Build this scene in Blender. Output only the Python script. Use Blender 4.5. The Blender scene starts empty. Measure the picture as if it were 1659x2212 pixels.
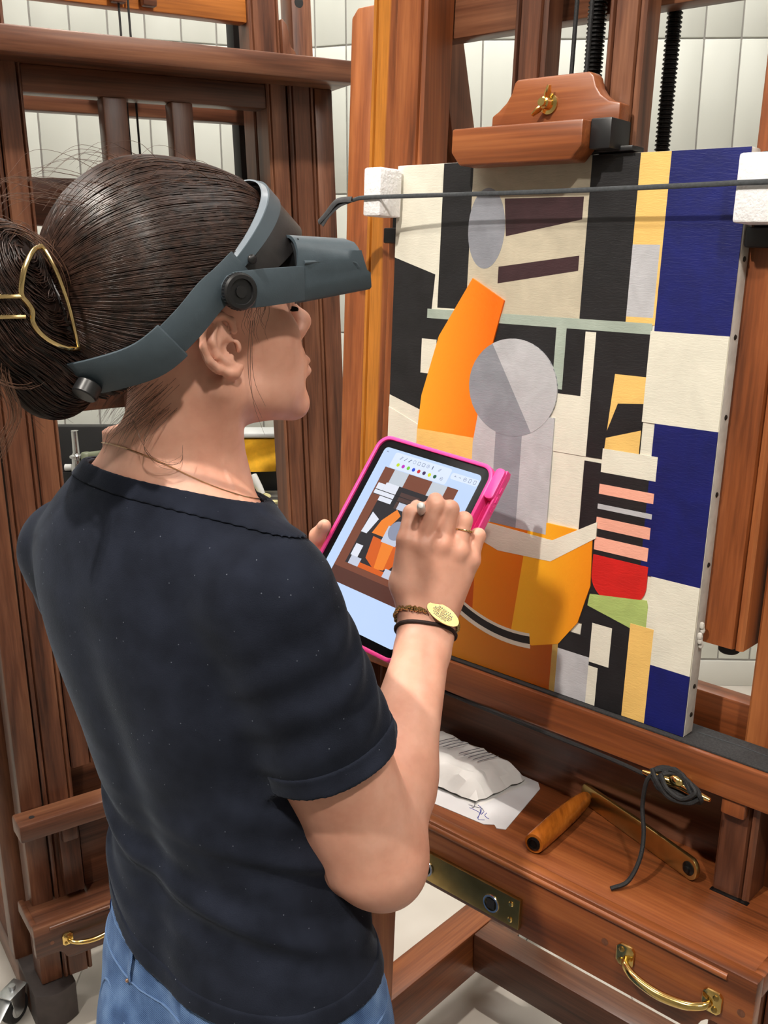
import bpy, bmesh, math, random
import numpy as np
from mathutils import Vector, Matrix

random.seed(7)
RNG = np.random.default_rng(11)
SC = bpy.context.scene
COL = SC.collection

# ------------------------------------------------------------------ camera
F_PX = 2150.0
PITCH = math.atan((1106.0 - 497.0) / F_PX)
cam_d = bpy.data.cameras.new('camera')
cam = bpy.data.objects.new('camera', cam_d)
COL.objects.link(cam)
cam.location = (0, 0, 1.58)
cam.rotation_euler = (math.pi / 2 - PITCH, 0, 0)
cam_d.sensor_fit = 'VERTICAL'
cam_d.sensor_height = 24.0
cam_d.lens = 24.0 * F_PX / 2212.0
cam_d.clip_start = 0.02
SC.camera = cam

# ------------------------------------------------------------------ world, lights, exposure
wd = bpy.data.worlds.new('world')
SC.world = wd
wd.use_nodes = True
wd.node_tree.nodes['Background'].inputs[0].default_value = (0.9, 0.95, 1.0, 1)
wd.node_tree.nodes['Background'].inputs[1].default_value = 0.05
SC.view_settings.view_transform = 'Standard'
SC.view_settings.look = 'None'
SC.view_settings.gamma = 1.0
SC.view_settings.use_curve_mapping = False
SC.view_settings.exposure = 0.05
SC.cycles.max_bounces = 5
SC.cycles.diffuse_bounces = 3
SC.cycles.use_adaptive_sampling = True
SC.cycles.adaptive_threshold = 0.1
SC.cycles.adaptive_min_samples = 12
SC.cycles.glossy_bounces = 3
SC.cycles.transmission_bounces = 2
SC.cycles.caustics_reflective = False
SC.cycles.caustics_refractive = False


def spot(name, loc, target, watts, size=70, blend=0.6, radius=0.05, col=(1, 0.93, 0.84)):
    l = bpy.data.lights.new(name, 'SPOT')
    l.energy = watts
    l.spot_size = math.radians(size)
    l.spot_blend = blend
    l.shadow_soft_size = radius
    l.color = col
    o = bpy.data.objects.new(name, l)
    COL.objects.link(o)
    o.location = loc
    o.rotation_euler = (Vector(target) - Vector(loc)).to_track_quat('-Z', 'Y').to_euler()
    return o


def fill_light(name, loc, sx, sy, watts, col=(1, 0.96, 0.9)):
    l = bpy.data.lights.new(name, 'AREA')
    l.shape = 'RECTANGLE'
    l.size = sx
    l.size_y = sy
    l.energy = watts
    l.color = col
    o = bpy.data.objects.new(name, l)
    COL.objects.link(o)
    o.location = loc
    return o


spot('track_spot_key', (-0.92, -0.05, 3.1), (0.12, 1.12, 1.25), 175, 48, 0.55, 0.035)
spot('track_spot_back', (-0.02, 1.55, 3.1), (-0.35, 2.0, 1.2), 120, 80, 0.7, 0.04)
spot('fill_spot_right', (0.35, -0.75, 3.1), (0.12, 1.0, 1.05), 105, 48, 0.7, 0.06)  # unseen spot added as front fill for the arm, ledge and tray
fill_light('ceiling_fill_a', (-1.2, 1.0, 3.18), 0.6, 1.6, 21)  # this and the next two: unseen area lights added overhead as fill
fill_light('ceiling_fill_b', (1.2, 0.6, 3.18), 0.6, 1.6, 21)
fill_light('ceiling_fill_c', (0.0, 2.75, 3.18), 2.6, 0.3, 48)

# ------------------------------------------------------------------ materials
MATS = {}


def lin(c):
    c = c / 255.0
    return c / 12.92 if c <= 0.04045 else ((c + 0.055) / 1.055) ** 2.4


def rgb(r, g, b):
    return (lin(r), lin(g), lin(b), 1.0)


class NT:
    def __init__(self, name):
        self.m = bpy.data.materials.new(name)
        self.m.use_nodes = True
        self.t = self.m.node_tree
        self.b = self.t.nodes['Principled BSDF']
        MATS[name] = self.m

    def n(self, typ, **kw):
        nd = self.t.nodes.new(typ)
        for k, v in kw.items():
            if k in nd.inputs:
                nd.inputs[k].default_value = v
            else:
                setattr(nd, k, v)
        return nd

    def l(self, a, b):
        self.t.links.new(a, b)

    def setp(self, **kw):
        for k, v in kw.items():
            self.b.inputs[k.replace('_', ' ')].default_value = v

    def coords(self, scale=(1, 1, 1), kind='Object', rand=False):
        tc = self.n('ShaderNodeTexCoord')
        mp = self.n('ShaderNodeMapping')
        mp.inputs['Scale'].default_value = scale
        self.l(tc.outputs[kind], mp.inputs['Vector'])
        if rand:
            oi = self.n('ShaderNodeObjectInfo')
            mul = self.n('ShaderNodeMath', operation='MULTIPLY')
            mul.inputs[1].default_value = 37.0
            self.l(oi.outputs['Random'], mul.inputs[0])
            self.l(mul.outputs[0], mp.inputs['Location'])
        return mp.outputs['Vector']

    def noise(self, vec, scale, detail=3.0, rough=0.55, dist=0.0):
        nz = self.n('ShaderNodeTexNoise')
        nz.inputs['Scale'].default_value = scale
        nz.inputs['Detail'].default_value = min(detail, 2.0)
        nz.inputs['Roughness'].default_value = rough
        nz.inputs['Distortion'].default_value = dist
        self.l(vec, nz.inputs['Vector'])
        return nz.outputs['Fac']

    def ramp(self, fac, stops):
        r = self.n('ShaderNodeValToRGB')
        e = r.color_ramp.elements
        e[0].position, e[0].color = stops[0]
        e[1].position, e[1].color = stops[-1]
        for p, c in stops[1:-1]:
            x = e.new(p)
            x.color = c
        self.l(fac, r.inputs['Fac'])
        return r.outputs['Color']

    def bump(self, fac, strength=0.2, dist=0.001):
        b = self.n('ShaderNodeBump')
        b.inputs['Strength'].default_value = strength
        b.inputs['Distance'].default_value = dist
        self.l(fac, b.inputs['Height'])
        self.l(b.outputs['Normal'], self.b.inputs['Normal'])


def plain(name, col, rough=0.5, metal=0.0, var=0.0, vscale=30.0, bump=0.0, bscale=200.0, bdist=0.0005, **kw):
    t = NT(name)
    t.setp(Roughness=rough, Metallic=metal)
    for k, v in kw.items():
        t.b.inputs[k.replace('_', ' ')].default_value = v
    v = t.coords()
    if var > 0:
        nz = t.noise(v, vscale, 4)
        c0 = tuple(max(0, x * (1 - var)) for x in col[:3]) + (1,)
        c1 = tuple(min(1, x * (1 + var)) for x in col[:3]) + (1,)
        t.l(t.ramp(nz, [(0.3, c0), (0.7, c1)]), t.b.inputs['Base Color'])
    else:
        t.b.inputs['Base Color'].default_value = col
    if bump > 0:
        t.bump(t.noise(v, bscale, 3), bump, bdist)
    return t.m


def wood(name, dark, mid, light, axis, rough=0.38, sap=None):
    """Walnut-like grain running along one local axis."""
    t = NT(name)
    sc = [9.0, 9.0, 9.0]
    sc[axis] = 0.7
    v = t.coords(tuple(sc), rand=True)
    n1 = t.noise(v, 2.2, 5, 0.6, 0.5)
    fs = [240.0, 240.0, 240.0]
    fs[axis] = 7.0
    v2 = t.coords(tuple(fs), rand=True)
    n2 = t.noise(v2, 1.0, 2, 0.6)
    mx = t.n('ShaderNodeMath', operation='MULTIPLY_ADD')
    t.l(n2, mx.inputs[0])
    mx.inputs[1].default_value = 0.34
    mx2 = t.n('ShaderNodeMath', operation='SUBTRACT')
    t.l(n1, mx2.inputs[0])
    mx2.inputs[1].default_value = 0.17
    t.l(mx2.outputs[0], mx.inputs[2])
    col = t.ramp(mx.outputs[0], [(0.28, dark), (0.5, mid), (0.74, light)])
    if sap:
        tc = t.n('ShaderNodeTexCoord')
        sep = t.n('ShaderNodeSeparateXYZ')
        t.l(tc.outputs['Object'], sep.inputs[0])
        wob = t.n('ShaderNodeMath', operation='MULTIPLY_ADD')
        vv = t.coords((6, 6, 1.2))
        t.l(t.noise(vv, 1.0, 3), wob.inputs[0])
        wob.inputs[1].default_value = 0.03
        t.l(sep.outputs[0], wob.inputs[2])
        lt = t.n('ShaderNodeMapRange')
        t.l(wob.outputs[0], lt.inputs[0])
        lt.inputs[1].default_value = sap[0]
        lt.inputs[2].default_value = sap[0] + 0.004
        mixn = t.n('ShaderNodeMix', data_type='RGBA')
        t.l(lt.outputs[0], mixn.inputs[0])
        mixn.inputs[6].default_value = sap[1]
        sv = t.ramp(n2, [(0.3, tuple(x * 0.7 for x in sap[1][:3]) + (1,)), (0.7, sap[1])])
        t.l(sv, mixn.inputs[6])
        t.l(col, mixn.inputs[7])
        col = mixn.outputs[2]
    t.l(col, t.b.inputs['Base Color'])
    t.setp(Roughness=rough)
    t.b.inputs['Coat Weight'].default_value = 0.15
    t.b.inputs['Coat Roughness'].default_value = 0.25
    t.bump(n2, 0.12, 0.0006)
    return t.m


WD = (rgb(54, 29, 19), rgb(100, 60, 41), rgb(136, 90, 64))
WW = (rgb(84, 42, 20), rgb(136, 74, 38), rgb(172, 104, 58))
WH = (rgb(122, 68, 26), rgb(172, 104, 44), rgb(200, 130, 62))
for ax, nm in ((0, 'x'), (1, 'y'), (2, 'z')):
    wood('walnut_' + nm, *WD, ax)
    wood('warm_walnut_' + nm, *WW, ax)
    wood('honey_' + nm, *WH, ax)
wood('sap_walnut_z', *WW, 2, sap=(-0.052, rgb(198, 124, 42)))
wood('amber_y', rgb(110, 56, 16), rgb(160, 88, 26), rgb(190, 112, 42), 1, 0.25)
plain('brass', (0.83, 0.60, 0.22, 1), 0.16, 1.0, 0.06, 60)
plain('crank_brass', (0.62, 0.44, 0.16, 1), 0.30, 1.0, 0.1, 40)
plain('tail_black', (0.018, 0.018, 0.02, 1), 0.8, 0, 0.3, 200)
plain('aged_brass', (0.42, 0.29, 0.10, 1), 0.30, 1.0, 0.15, 40)
plain('gold', (0.90, 0.68, 0.33, 1), 0.14, 1.0)
plain('rose_gold', (0.85, 0.58, 0.36, 1), 0.22, 1.0)
plain('chrome', (0.75, 0.76, 0.78, 1), 0.12, 1.0)
plain('zinc', (0.62, 0.64, 0.66, 1), 0.35, 1.0, 0.1, 40)
plain('steel_tray', (0.45, 0.44, 0.42, 1), 0.35, 1.0, 0.1, 30)
plain('black_metal', (0.012, 0.011, 0.011, 1), 0.32, 0.6)
plain('black_plastic', (0.012, 0.012, 0.013, 1), 0.38, 0.0, 0.0)
plain('black_rubber', (0.02, 0.02, 0.022, 1), 0.65, 0.0)
plain('felt', (0.03, 0.029, 0.03, 1), 0.95, 0, 0.35, 400, 0.5, 900)
plain('cord', (0.012, 0.012, 0.013, 1), 0.7, 0, 0.4, 500, 0.6, 700, 0.001)
plain('strap', (0.045, 0.05, 0.055, 1), 0.75, 0, 0.2, 300, 0.4, 1500)
plain('foam', (0.86, 0.86, 0.87, 1), 0.9, 0, 0.04, 120, 0.8, 180, 0.002)
plain('paper', (0.76, 0.76, 0.78, 1), 0.8, 0, 0.03, 20)
plain('tissue', (0.82, 0.81, 0.79, 1), 0.6, 0, 0.06, 25, 0.3, 60, 0.002)
plain('ink_blue', (0.06, 0.08, 0.35, 1), 0.7)
plain('ink_grey', (0.12, 0.12, 0.14, 1), 0.7)
plain('foot_cover', (0.058, 0.046, 0.044, 1), 0.6, 0, 0.15, 40, 0.15, 200)
plain('visor_grey', rgb(66, 78, 86), 0.48, 0, 0.06, 90, 0.22, 900, 0.0005)
plain('visor_inner', rgb(30, 34, 38), 0.6)
plain('leather_black', (0.016, 0.014, 0.014, 1), 0.42, 0, 0.2, 100, 0.2, 500)
plain('strip_grey', rgb(66, 78, 86), 0.45)
plain('clear_strip', rgb(132, 142, 152), 0.25)
plain('case_pink', rgb(244, 66, 150), 0.42, 0, 0.04, 40)
plain('bezel', (0.006, 0.006, 0.007, 1), 0.25, Specular_IOR_Level=0.12)
plain('pencil_white', (0.80, 0.80, 0.79, 1), 0.3)
plain('linen', rgb(205, 200, 192), 0.85, 0, 0.12, 60, 0.4, 700)
plain('tack', (0.05, 0.045, 0.04, 1), 0.45, 0.8)
plain('white_paint', (0.78, 0.78, 0.76, 1), 0.6)
plain('white_ceramic', (0.80, 0.80, 0.78, 1), 0.2)
plain('black_matte', (0.014, 0.014, 0.015, 1), 0.6)
plain('yellow_cloth', rgb(240, 178, 40), 0.9, 0, 0.12, 40, 0.4, 300)
plain('light_grey_plastic', rgb(206, 208, 208), 0.45)
plain('table_grey', rgb(150, 146, 140), 0.5, 0, 0.06, 20)
plain('green_grey', rgb(120, 126, 104), 0.4)
plain('cream_stuff', rgb(226, 216, 160), 0.5, 0, 0.25, 60)
plain('bracelet_bead', (0.42, 0.30, 0.14, 1), 0.25, 1.0)
plain('plate_gold', (0.48, 0.36, 0.15, 1), 0.34, 1.0, 0.08, 80)
plain('elastic', rgb(44, 28, 26), 0.8, 0, 0.2, 600, 0.4, 900)
plain('wall_white', rgb(222, 221, 214), 0.85)


def make_panel_mat():
    t = NT('wall_panel')
    v = t.coords((3.0, 3.0, 1.2), 'Object', rand=True)
    n = t.noise(v, 1.6, 3)
    t.l(t.ramp(n, [(0.3, rgb(212, 214, 205)), (0.7, rgb(228, 230, 222))]), t.b.inputs['Base Color'])
    t.setp(Roughness=0.45)


make_panel_mat()
plain('seam_grey', rgb(176, 172, 168), 0.8)


def make_floor_mat():
    t = NT('floor_stone')
    v = t.coords((1, 1, 1))
    n = t.noise(v, 5.0, 6)
    t.l(t.ramp(n, [(0.3, rgb(196, 188, 178)), (0.7, rgb(216, 209, 200))]), t.b.inputs['Base Color'])
    t.setp(Roughness=0.3)
    t.b.inputs['Specular IOR Level'].default_value = 0.35


make_floor_mat()
plain('grout', rgb(170, 163, 154), 0.85)


def make_skin():
    t = NT('skin')
    v = t.coords()
    n1 = t.noise(v, 14.0, 4)
    n2 = t.noise(v, 90.0, 3)
    c = t.ramp(n1, [(0.32, rgb(222, 160, 136)), (0.55, rgb(232, 174, 150)), (0.75, rgb(238, 186, 164))])
    mx = t.n('ShaderNodeMix', data_type='RGBA', blend_type='MULTIPLY')
    mx.inputs[0].default_value = 0.35
    t.l(c, mx.inputs[6])
    t.l(t.ramp(n2, [(0.35, (0.86, 0.78, 0.74, 1)), (0.6, (1, 1, 1, 1))]), mx.inputs[7])
    t.l(mx.outputs[2], t.b.inputs['Base Color'])
    t.setp(Roughness=0.46)
    t.b.inputs['Subsurface Weight'].default_value = 0.12
    t.b.inputs['Subsurface Radius'].default_value = (0.012, 0.005, 0.003)
    t.b.inputs['Subsurface Scale'].default_value = 0.6
    t.bump(t.noise(v, 700.0, 2), 0.10, 0.0004)


make_skin()
plain('nail', rgb(226, 176, 156), 0.22)
plain('lash', (0.012, 0.009, 0.008, 1), 0.7)


def make_hair(name, c0, c1, sc=60.0):
    t = NT(name)
    v = t.coords()
    n = t.noise(v, sc, 3)
    t.l(t.ramp(n, [(0.3, c0), (0.7, c1)]), t.b.inputs['Base Color'])
    t.setp(Roughness=0.34)
    t.b.inputs['Specular IOR Level'].default_value = 0.55


make_hair('hair_base', rgb(24, 15, 12), rgb(38, 24, 19))
make_hair('hair_strand', rgb(26, 16, 12), rgb(66, 44, 35), 150.0)
make_hair('hair_fine', rgb(86, 58, 44), rgb(120, 86, 66))


def make_shirt():
    t = NT('black_jersey')
    v = t.coords()
    n = t.noise(v, 900.0, 2)
    n2 = t.noise(v, 26.0, 4)
    vo = t.n('ShaderNodeTexVoronoi')
    vo.inputs['Scale'].default_value = 95.0
    t.l(v, vo.inputs['Vector'])
    lt = t.n('ShaderNodeMath', operation='LESS_THAN')
    t.l(vo.outputs['Distance'], lt.inputs[0])
    lt.inputs[1].default_value = 0.055
    mxl = t.n('ShaderNodeMix', data_type='RGBA')
    mfac = t.n('ShaderNodeMath', operation='MULTIPLY')
    t.l(lt.outputs[0], mfac.inputs[0])
    mfac.inputs[1].default_value = 0.35
    t.l(mfac.outputs[0], mxl.inputs[0])
    t.l(t.ramp(n2, [(0.3, rgb(27, 30, 39)), (0.7, rgb(38, 42, 54))]), mxl.inputs[6])
    mxl.inputs[7].default_value = rgb(150, 158, 170)
    t.l(mxl.outputs[2], t.b.inputs['Base Color'])
    t.setp(Roughness=1.0)
    t.b.inputs['Sheen Weight'].default_value = 0.10
    t.b.inputs['Sheen Roughness'].default_value = 0.4
    t.b.inputs['Sheen Tint'].default_value = (0.75, 0.85, 1, 1)
    t.b.inputs['Specular IOR Level'].default_value = 0.08
    t.bump(n, 0.45, 0.0008)


make_shirt()


def make_denim():
    t = NT('denim')
    v = t.coords((1, 1, 1))
    n = t.noise(v, 30.0, 4)
    w = t.n('ShaderNodeTexWave')
    w.wave_type = 'BANDS'
    w.bands_direction = 'DIAGONAL'
    w.inputs['Scale'].default_value = 260.0
    w.inputs['Distortion'].default_value = 1.2
    t.l(v, w.inputs['Vector'])
    mx = t.n('ShaderNodeMath', operation='MULTIPLY_ADD')
    t.l(w.outputs['Fac'], mx.inputs[0])
    mx.inputs[1].default_value = 0.3
    t.l(n, mx.inputs[2])
    t.l(t.ramp(mx.outputs[0], [(0.35, rgb(48, 74, 116)), (0.62, rgb(76, 108, 156)), (0.95, rgb(120, 150, 192))]), t.b.inputs['Base Color'])
    t.setp(Roughness=0.85)
    t.bump(w.outputs['Fac'], 0.3, 0.0005)


make_denim()
plain('denim_thread', rgb(96, 124, 164), 0.8)
plain('copper', (0.70, 0.42, 0.28, 1), 0.3, 1.0)


def paint(name, c, amp=0.12, sc=(18, 18, 18), bump=0.5):
    t = NT(name)
    v = t.coords(sc)
    n = t.noise(v, 1.5, 5, 0.6, 0.6)
    c0 = tuple(x * (1 - amp) for x in c[:3]) + (1,)
    c1 = tuple(min(1, x * (1 + amp)) for x in c[:3]) + (1,)
    t.l(t.ramp(n, [(0.3, c0), (0.7, c1)]), t.b.inputs['Base Color'])
    t.setp(Roughness=0.45)
    v2 = t.coords((60, 60, 260))
    t.bump(t.noise(v2, 1.6, 4, 0.65, 1.0), bump, 0.0006)
    return t.m


def paint_grad(name, ca, cb, axis, lo, hi):
    """Oil colour blended wet-in-wet from ca to cb across the canvas (pigment, not light)."""
    t = NT(name)
    tc = t.n('ShaderNodeTexCoord')
    sep = t.n('ShaderNodeSeparateXYZ')
    t.l(tc.outputs['Object'], sep.inputs[0])
    mr = t.n('ShaderNodeMapRange')
    t.l(sep.outputs[axis], mr.inputs[0])
    mr.inputs[1].default_value = lo
    mr.inputs[2].default_value = hi
    t.l(t.ramp(mr.outputs[0], [(0.0, ca), (1.0, cb)]), t.b.inputs['Base Color'])
    t.setp(Roughness=0.42)
    v2 = t.coords((160, 60, 60))
    t.bump(t.noise(v2, 1.6, 4, 0.65, 1.0), 0.4, 0.0006)
    return t.m


PWHITE = paint('paint_white', rgb(226, 222, 206), 0.05)
paint('paint_black', rgb(30, 29, 31), 0.25)
paint('paint_blue', rgb(16, 24, 96), 0.18)
paint('paint_yellow', rgb(238, 194, 112), 0.06)
paint('paint_beige', rgb(192, 182, 160), 0.1)
paint('paint_greygreen', rgb(164, 176, 164), 0.08)
paint('paint_grey', rgb(140, 142, 150), 0.12)
paint('paint_lightgrey', rgb(186, 186, 190), 0.1)
paint('paint_red', rgb(205, 34, 30), 0.1)
paint('paint_pink', rgb(240, 172, 150), 0.06)
paint('paint_green', rgb(172, 192, 112), 0.1)
paint('paint_umber', rgb(58, 36, 40), 0.2)
paint('paint_ochre', rgb(186, 152, 84), 0.1)
paint_grad('paint_orange_bar', rgb(246, 170, 40), rgb(250, 110, 8), 0, 0.05, 0.17)
paint_grad('paint_orange_a', rgb(150, 58, 6), rgb(214, 92, 10), 0, 0.08, 0.18)
paint_grad('paint_orange_b', rgb(240, 150, 20), rgb(222, 104, 8), 0, 0.16, 0.26)
paint_grad('paint_orange_c', rgb(250, 186, 40), rgb(232, 124, 16), 0, 0.24, 0.36)
paint_grad('paint_orange_low', rgb(222, 140, 30), rgb(170, 80, 12), 0, 0.14, 0.29)


def emit(name, col, strength):
    t = NT(name)
    t.b.inputs['Base Color'].default_value = (0.02, 0.02, 0.02, 1)
    t.b.inputs['Emission Color'].default_value = col
    t.b.inputs['Emission Strength'].default_value = strength
    t.setp(Roughness=0.12)
    return t.m


# ------------------------------------------------------------------ mesh helpers
def tag(o, label=None, cat=None, group=None, kind=None):
    if label:
        o['label'] = label
    if cat:
        o['category'] = cat
    if group:
        o['group'] = group
    if kind:
        o['kind'] = kind
    return o


def empty(name, loc=(0, 0, 0), rot=(0, 0, 0)):
    o = bpy.data.objects.new(name, None)
    o.empty_display_size = 0.05
    COL.objects.link(o)
    o.location = loc
    o.rotation_euler = rot
    return o


class MB:
    """Collects shapes into one mesh."""

    def __init__(self):
        self.v = []
        self.f = []
        self.mi = []

    def add(self, verts, faces, mi=0):
        k = len(self.v)
        self.v += [tuple(p) for p in verts]
        self.f += [tuple(i + k for i in f) for f in faces]
        self.mi += [mi] * len(faces)

    def prism(self, poly, fn0, fn1, mi=0):
        """poly: list of 2-tuples, fn0/fn1 map a 2-tuple to 3D for both caps."""
        n = len(poly)
        vs = [fn0(*p) for p in poly] + [fn1(*p) for p in poly]
        fs = [tuple(range(n - 1, -1, -1)), tuple(range(n, 2 * n))]
        for i in range(n):
            j = (i + 1) % n
            fs.append((i, j, n + j, n + i))
        self.add(vs, fs, mi)

    def tube(self, pts, r, sides=8, closed=False, mi=0, caps=True, flat=None):
        pts = [Vector(p) for p in pts]
        n = len(pts)
        rs = r if isinstance(r, list) else [r] * n
        vs, fs = [], []
        up = None
        for i, p in enumerate(pts):
            a = pts[(i - 1) % n] if (closed or i > 0) else p
            b = pts[(i + 1) % n] if (closed or i < n - 1) else p
            d = (b - a)
            d = d.normalized() if d.length > 1e-9 else Vector((0, 0, 1))
            if up is None:
                up = Vector((0, 0, 1)) if abs(d.z) < 0.9 else Vector((1, 0, 0))
                if flat is not None:
                    up = Vector(flat)
            s = d.cross(up)
            if s.length < 1e-6:
                s = d.orthogonal()
            s.normalize()
            u = s.cross(d).normalized()
            up = u if flat is None else Vector(flat)
            fr = rs[i] if hasattr(rs[i], '__len__') else (rs[i], rs[i])
            for k in range(sides):
                t = 2 * math.pi * k / sides
                vs.append(p + s * (fr[0] * math.cos(t)) + u * (fr[1] * math.sin(t)))
        m = n if closed else n - 1
        for i in range(m):
            j = (i + 1) % n
            for k in range(sides):
                l = (k + 1) % sides
                fs.append((i * sides + k, i * sides + l, j * sides + l, j * sides + k))
        if caps and not closed:
            fs.append(tuple(range(sides - 1, -1, -1)))
            fs.append(tuple((n - 1) * sides + k for k in range(sides)))
        self.add(vs, fs, mi)

    def lathe(self, prof, origin, axis, sides=16, mi=0):
        """prof: list of (radius, height along axis)."""
        ax = Vector(axis).normalized()
        s = ax.orthogonal().normalized()
        u = ax.cross(s)
        o = Vector(origin)
        vs, fs = [], []
        for r, h in prof:
            for k in range(sides):
                t = 2 * math.pi * k / sides
                vs.append(o + ax * h + (s * math.cos(t) + u * math.sin(t)) * max(r, 1e-5))
        for i in range(len(prof) - 1):
            for k in range(sides):
                l = (k + 1) % sides
                fs.append((i * sides + k, i * sides + l, (i + 1) * sides + l, (i + 1) * sides + k))
        fs.append(tuple(range(sides - 1, -1, -1)))
        fs.append(tuple((len(prof) - 1) * sides + k for k in range(sides)))
        self.add(vs, fs, mi)

    def ball(self, c, r, seg=10, mi=0, axes=None):
        rr = r if hasattr(r, '__len__') else (r, r, r)
        X, Y, Z = axes if axes else (Vector((1, 0, 0)), Vector((0, 1, 0)), Vector((0, 0, 1)))
        c = Vector(c)
        rings = max(4, seg // 2)
        vs, fs = [], []
        for i in range(rings + 1):
            ph = math.pi * i / rings
            for k in range(seg):
                t = 2 * math.pi * k / seg
                sp = max(math.sin(ph), 1e-4)
                vs.append(c + X * (rr[0] * sp * math.cos(t)) + Y * (rr[1] * sp * math.sin(t)) + Z * (rr[2] * math.cos(ph)))
        for i in range(rings):
            for k in range(seg):
                l = (k + 1) % seg
                fs.append((i * seg + k, (i + 1) * seg + k, (i + 1) * seg + l, i * seg + l))
        self.add(vs, fs, mi)

    def build(self, name, mat, parent=None, bevel=0.0, seg=2, smooth=True, angle=38, sub=0):
        me = bpy.data.meshes.new(name)
        bm = bmesh.new()
        bv = [bm.verts.new(p) for p in self.v]
        for f, mi in zip(self.f, self.mi):
            try:
                fc = bm.faces.new([bv[i] for i in f])
                fc.material_index = mi
            except ValueError:
                pass
        bmesh.ops.recalc_face_normals(bm, faces=bm.faces)
        if bevel > 0:
            es = [e for e in bm.edges if len(e.link_faces) == 2 and e.calc_face_angle(0) > 0.6]
            bmesh.ops.bevel(bm, geom=es, offset=bevel, offset_type='OFFSET', segments=seg, profile=0.5, affect='EDGES', clamp_overlap=True)
        bm.to_mesh(me)
        bm.free()
        if smooth:
            me.polygons.foreach_set('use_smooth', [True] * len(me.polygons))
            me.set_sharp_from_angle(angle=math.radians(angle))
        for m in (mat if isinstance(mat, (list, tuple)) else [mat]):
            me.materials.append(MATS[m])
        o = bpy.data.objects.new(name, me)
        COL.objects.link(o)
        o.parent = parent
        return o


BOXF = [(0, 3, 2, 1), (4, 5, 6, 7), (0, 1, 5, 4), (1, 2, 6, 5), (2, 3, 7, 6), (3, 0, 4, 7)]


def boxv(x0, x1, y0, y1, z0, z1):
    return [(x0, y0, z0), (x1, y0, z0), (x1, y1, z0), (x0, y1, z0), (x0, y0, z1), (x1, y0, z1), (x1, y1, z1), (x0, y1, z1)]


def box(name, x0, x1, y0, y1, z0, z1, mat, parent=None, bevel=0.0, fn=None):
    m = MB()
    v = boxv(x0, x1, y0, y1, z0, z1)
    if fn:
        v = [fn(*p) for p in v]
    m.add(v, BOXF)
    return m.build(name, mat, parent, bevel)


def spline(pts, n=12):
    """Catmull-Rom through points."""
    P = [np.array(p, float) for p in pts]
    P = [2 * P[0] - P[1]] + P + [2 * P[-1] - P[-2]]
    out = []
    for i in range(1, len(P) - 2):
        for k in range(n):
            t = k / n
            a, b, c, d = P[i - 1], P[i], P[i + 1], P[i + 2]
            out.append(0.5 * ((2 * b) + (-a + c) * t + (2 * a - 5 * b + 4 * c - d) * t * t + (-a + 3 * b - 3 * c + d) * t ** 3))
    out.append(P[-2])
    return out


# ------------------------------------------------------------------ the room
def slab(name, x0, x1, y0, y1, z0, z1, mat):
    o = box(name, x0, x1, y0, y1, z0, z1, mat)
    return tag(o, kind='structure')


floor = slab('floor', -3.2, 3.2, -2.6, 4.0, -0.1, -0.003, 'grout')
TS = 0.6
tile_me = None
for i in range(-6, 6):
    for j in range(-5, 7):
        cx, cy = i * TS + 0.23, j * TS + 0.12
        if cx + TS / 2 > 3.2 or cx - TS / 2 < -3.2 or cy + TS / 2 > 4.0 or cy - TS / 2 < -2.6:
            continue
        if tile_me is None:
            t = box('tile', -TS / 2 + 0.0015, TS / 2 - 0.0015, -TS / 2 + 0.0015, TS / 2 - 0.0015, -0.012, 0.0, 'floor_stone', floor, 0.001)
            tile_me = t.data
        else:
            t = bpy.data.objects.new('tile', tile_me)
            COL.objects.link(t)
            t.parent = floor
        t.location = (cx, cy, 0)
slab('ceiling', -3.2, 3.2, -2.6, 4.0, 3.2, 3.3, 'wall_white')
slab('wall_left', -3.3, -3.2, -2.6, 4.0, 0, 3.2, 'wall_white')
slab('wall_right', 3.2, 3.3, -2.6, 4.0, 0, 3.2, 'wall_white')
slab('wall_front', -3.2, 3.2, -2.7, -2.6, 0, 3.2, 'wall_white')


def panel_wall(name, p0, p1, base_h=0.0):
    """A wall of tall narrow white panels with recessed seams, from p0 to p1 (floor points), panels on the room side."""
    p0, p1 = Vector((p0[0], p0[1], 0)), Vector((p1[0], p1[1], 0))
    L = (p1 - p0).length
    ang = math.atan2(p1.y - p0.y, p1.x - p0.x)
    w = box(name, 0, L, 0.006, 0.1, 0, 3.2, 'seam_grey')
    w.location = p0
    w.rotation_euler = (0, 0, ang)
    tag(w, kind='structure')
    n = max(1, round(L / 0.111))
    pw = L / n
    zs = [0.10, 0.345, 0.795, 1.245, 1.693, 2.14, 2.59, 3.04]
    me = {}
    for r in range(len(zs) - 1):
        z0, z1 = zs[r], zs[r + 1]
        for i in range(n):
            key = round(z1 - z0, 3)
            if key not in me:
                o = box('panel', 0.0024, pw - 0.0024, 0, 0.016, 0.0024, z1 - z0 - 0.0024, 'wall_panel', w, 0.0025)
                me[key] = o.data
            else:
                o = bpy.data.objects.new('panel', me[key])
                COL.objects.link(o)
                o.parent = w
            o.location = (i * pw, 0, z0)
    b = box('baseboard', 0, L, -0.004, 0.012, 0.0, 0.095, 'wall_white', w, 0.002)
    return w


panel_wall('wall_back_left', (-2.16, 2.712), (-0.32, 3.492))
panel_wall('wall_back', (-0.32, 3.492), (0.08, 3.33))
panel_wall('wall_back_right', (0.08, 3.33), (2.2, 3.25))

# ------------------------------------------------------------------ easels
TILT = math.radians(3.07)
CT, ST = math.cos(TILT), math.sin(TILT)


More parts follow.
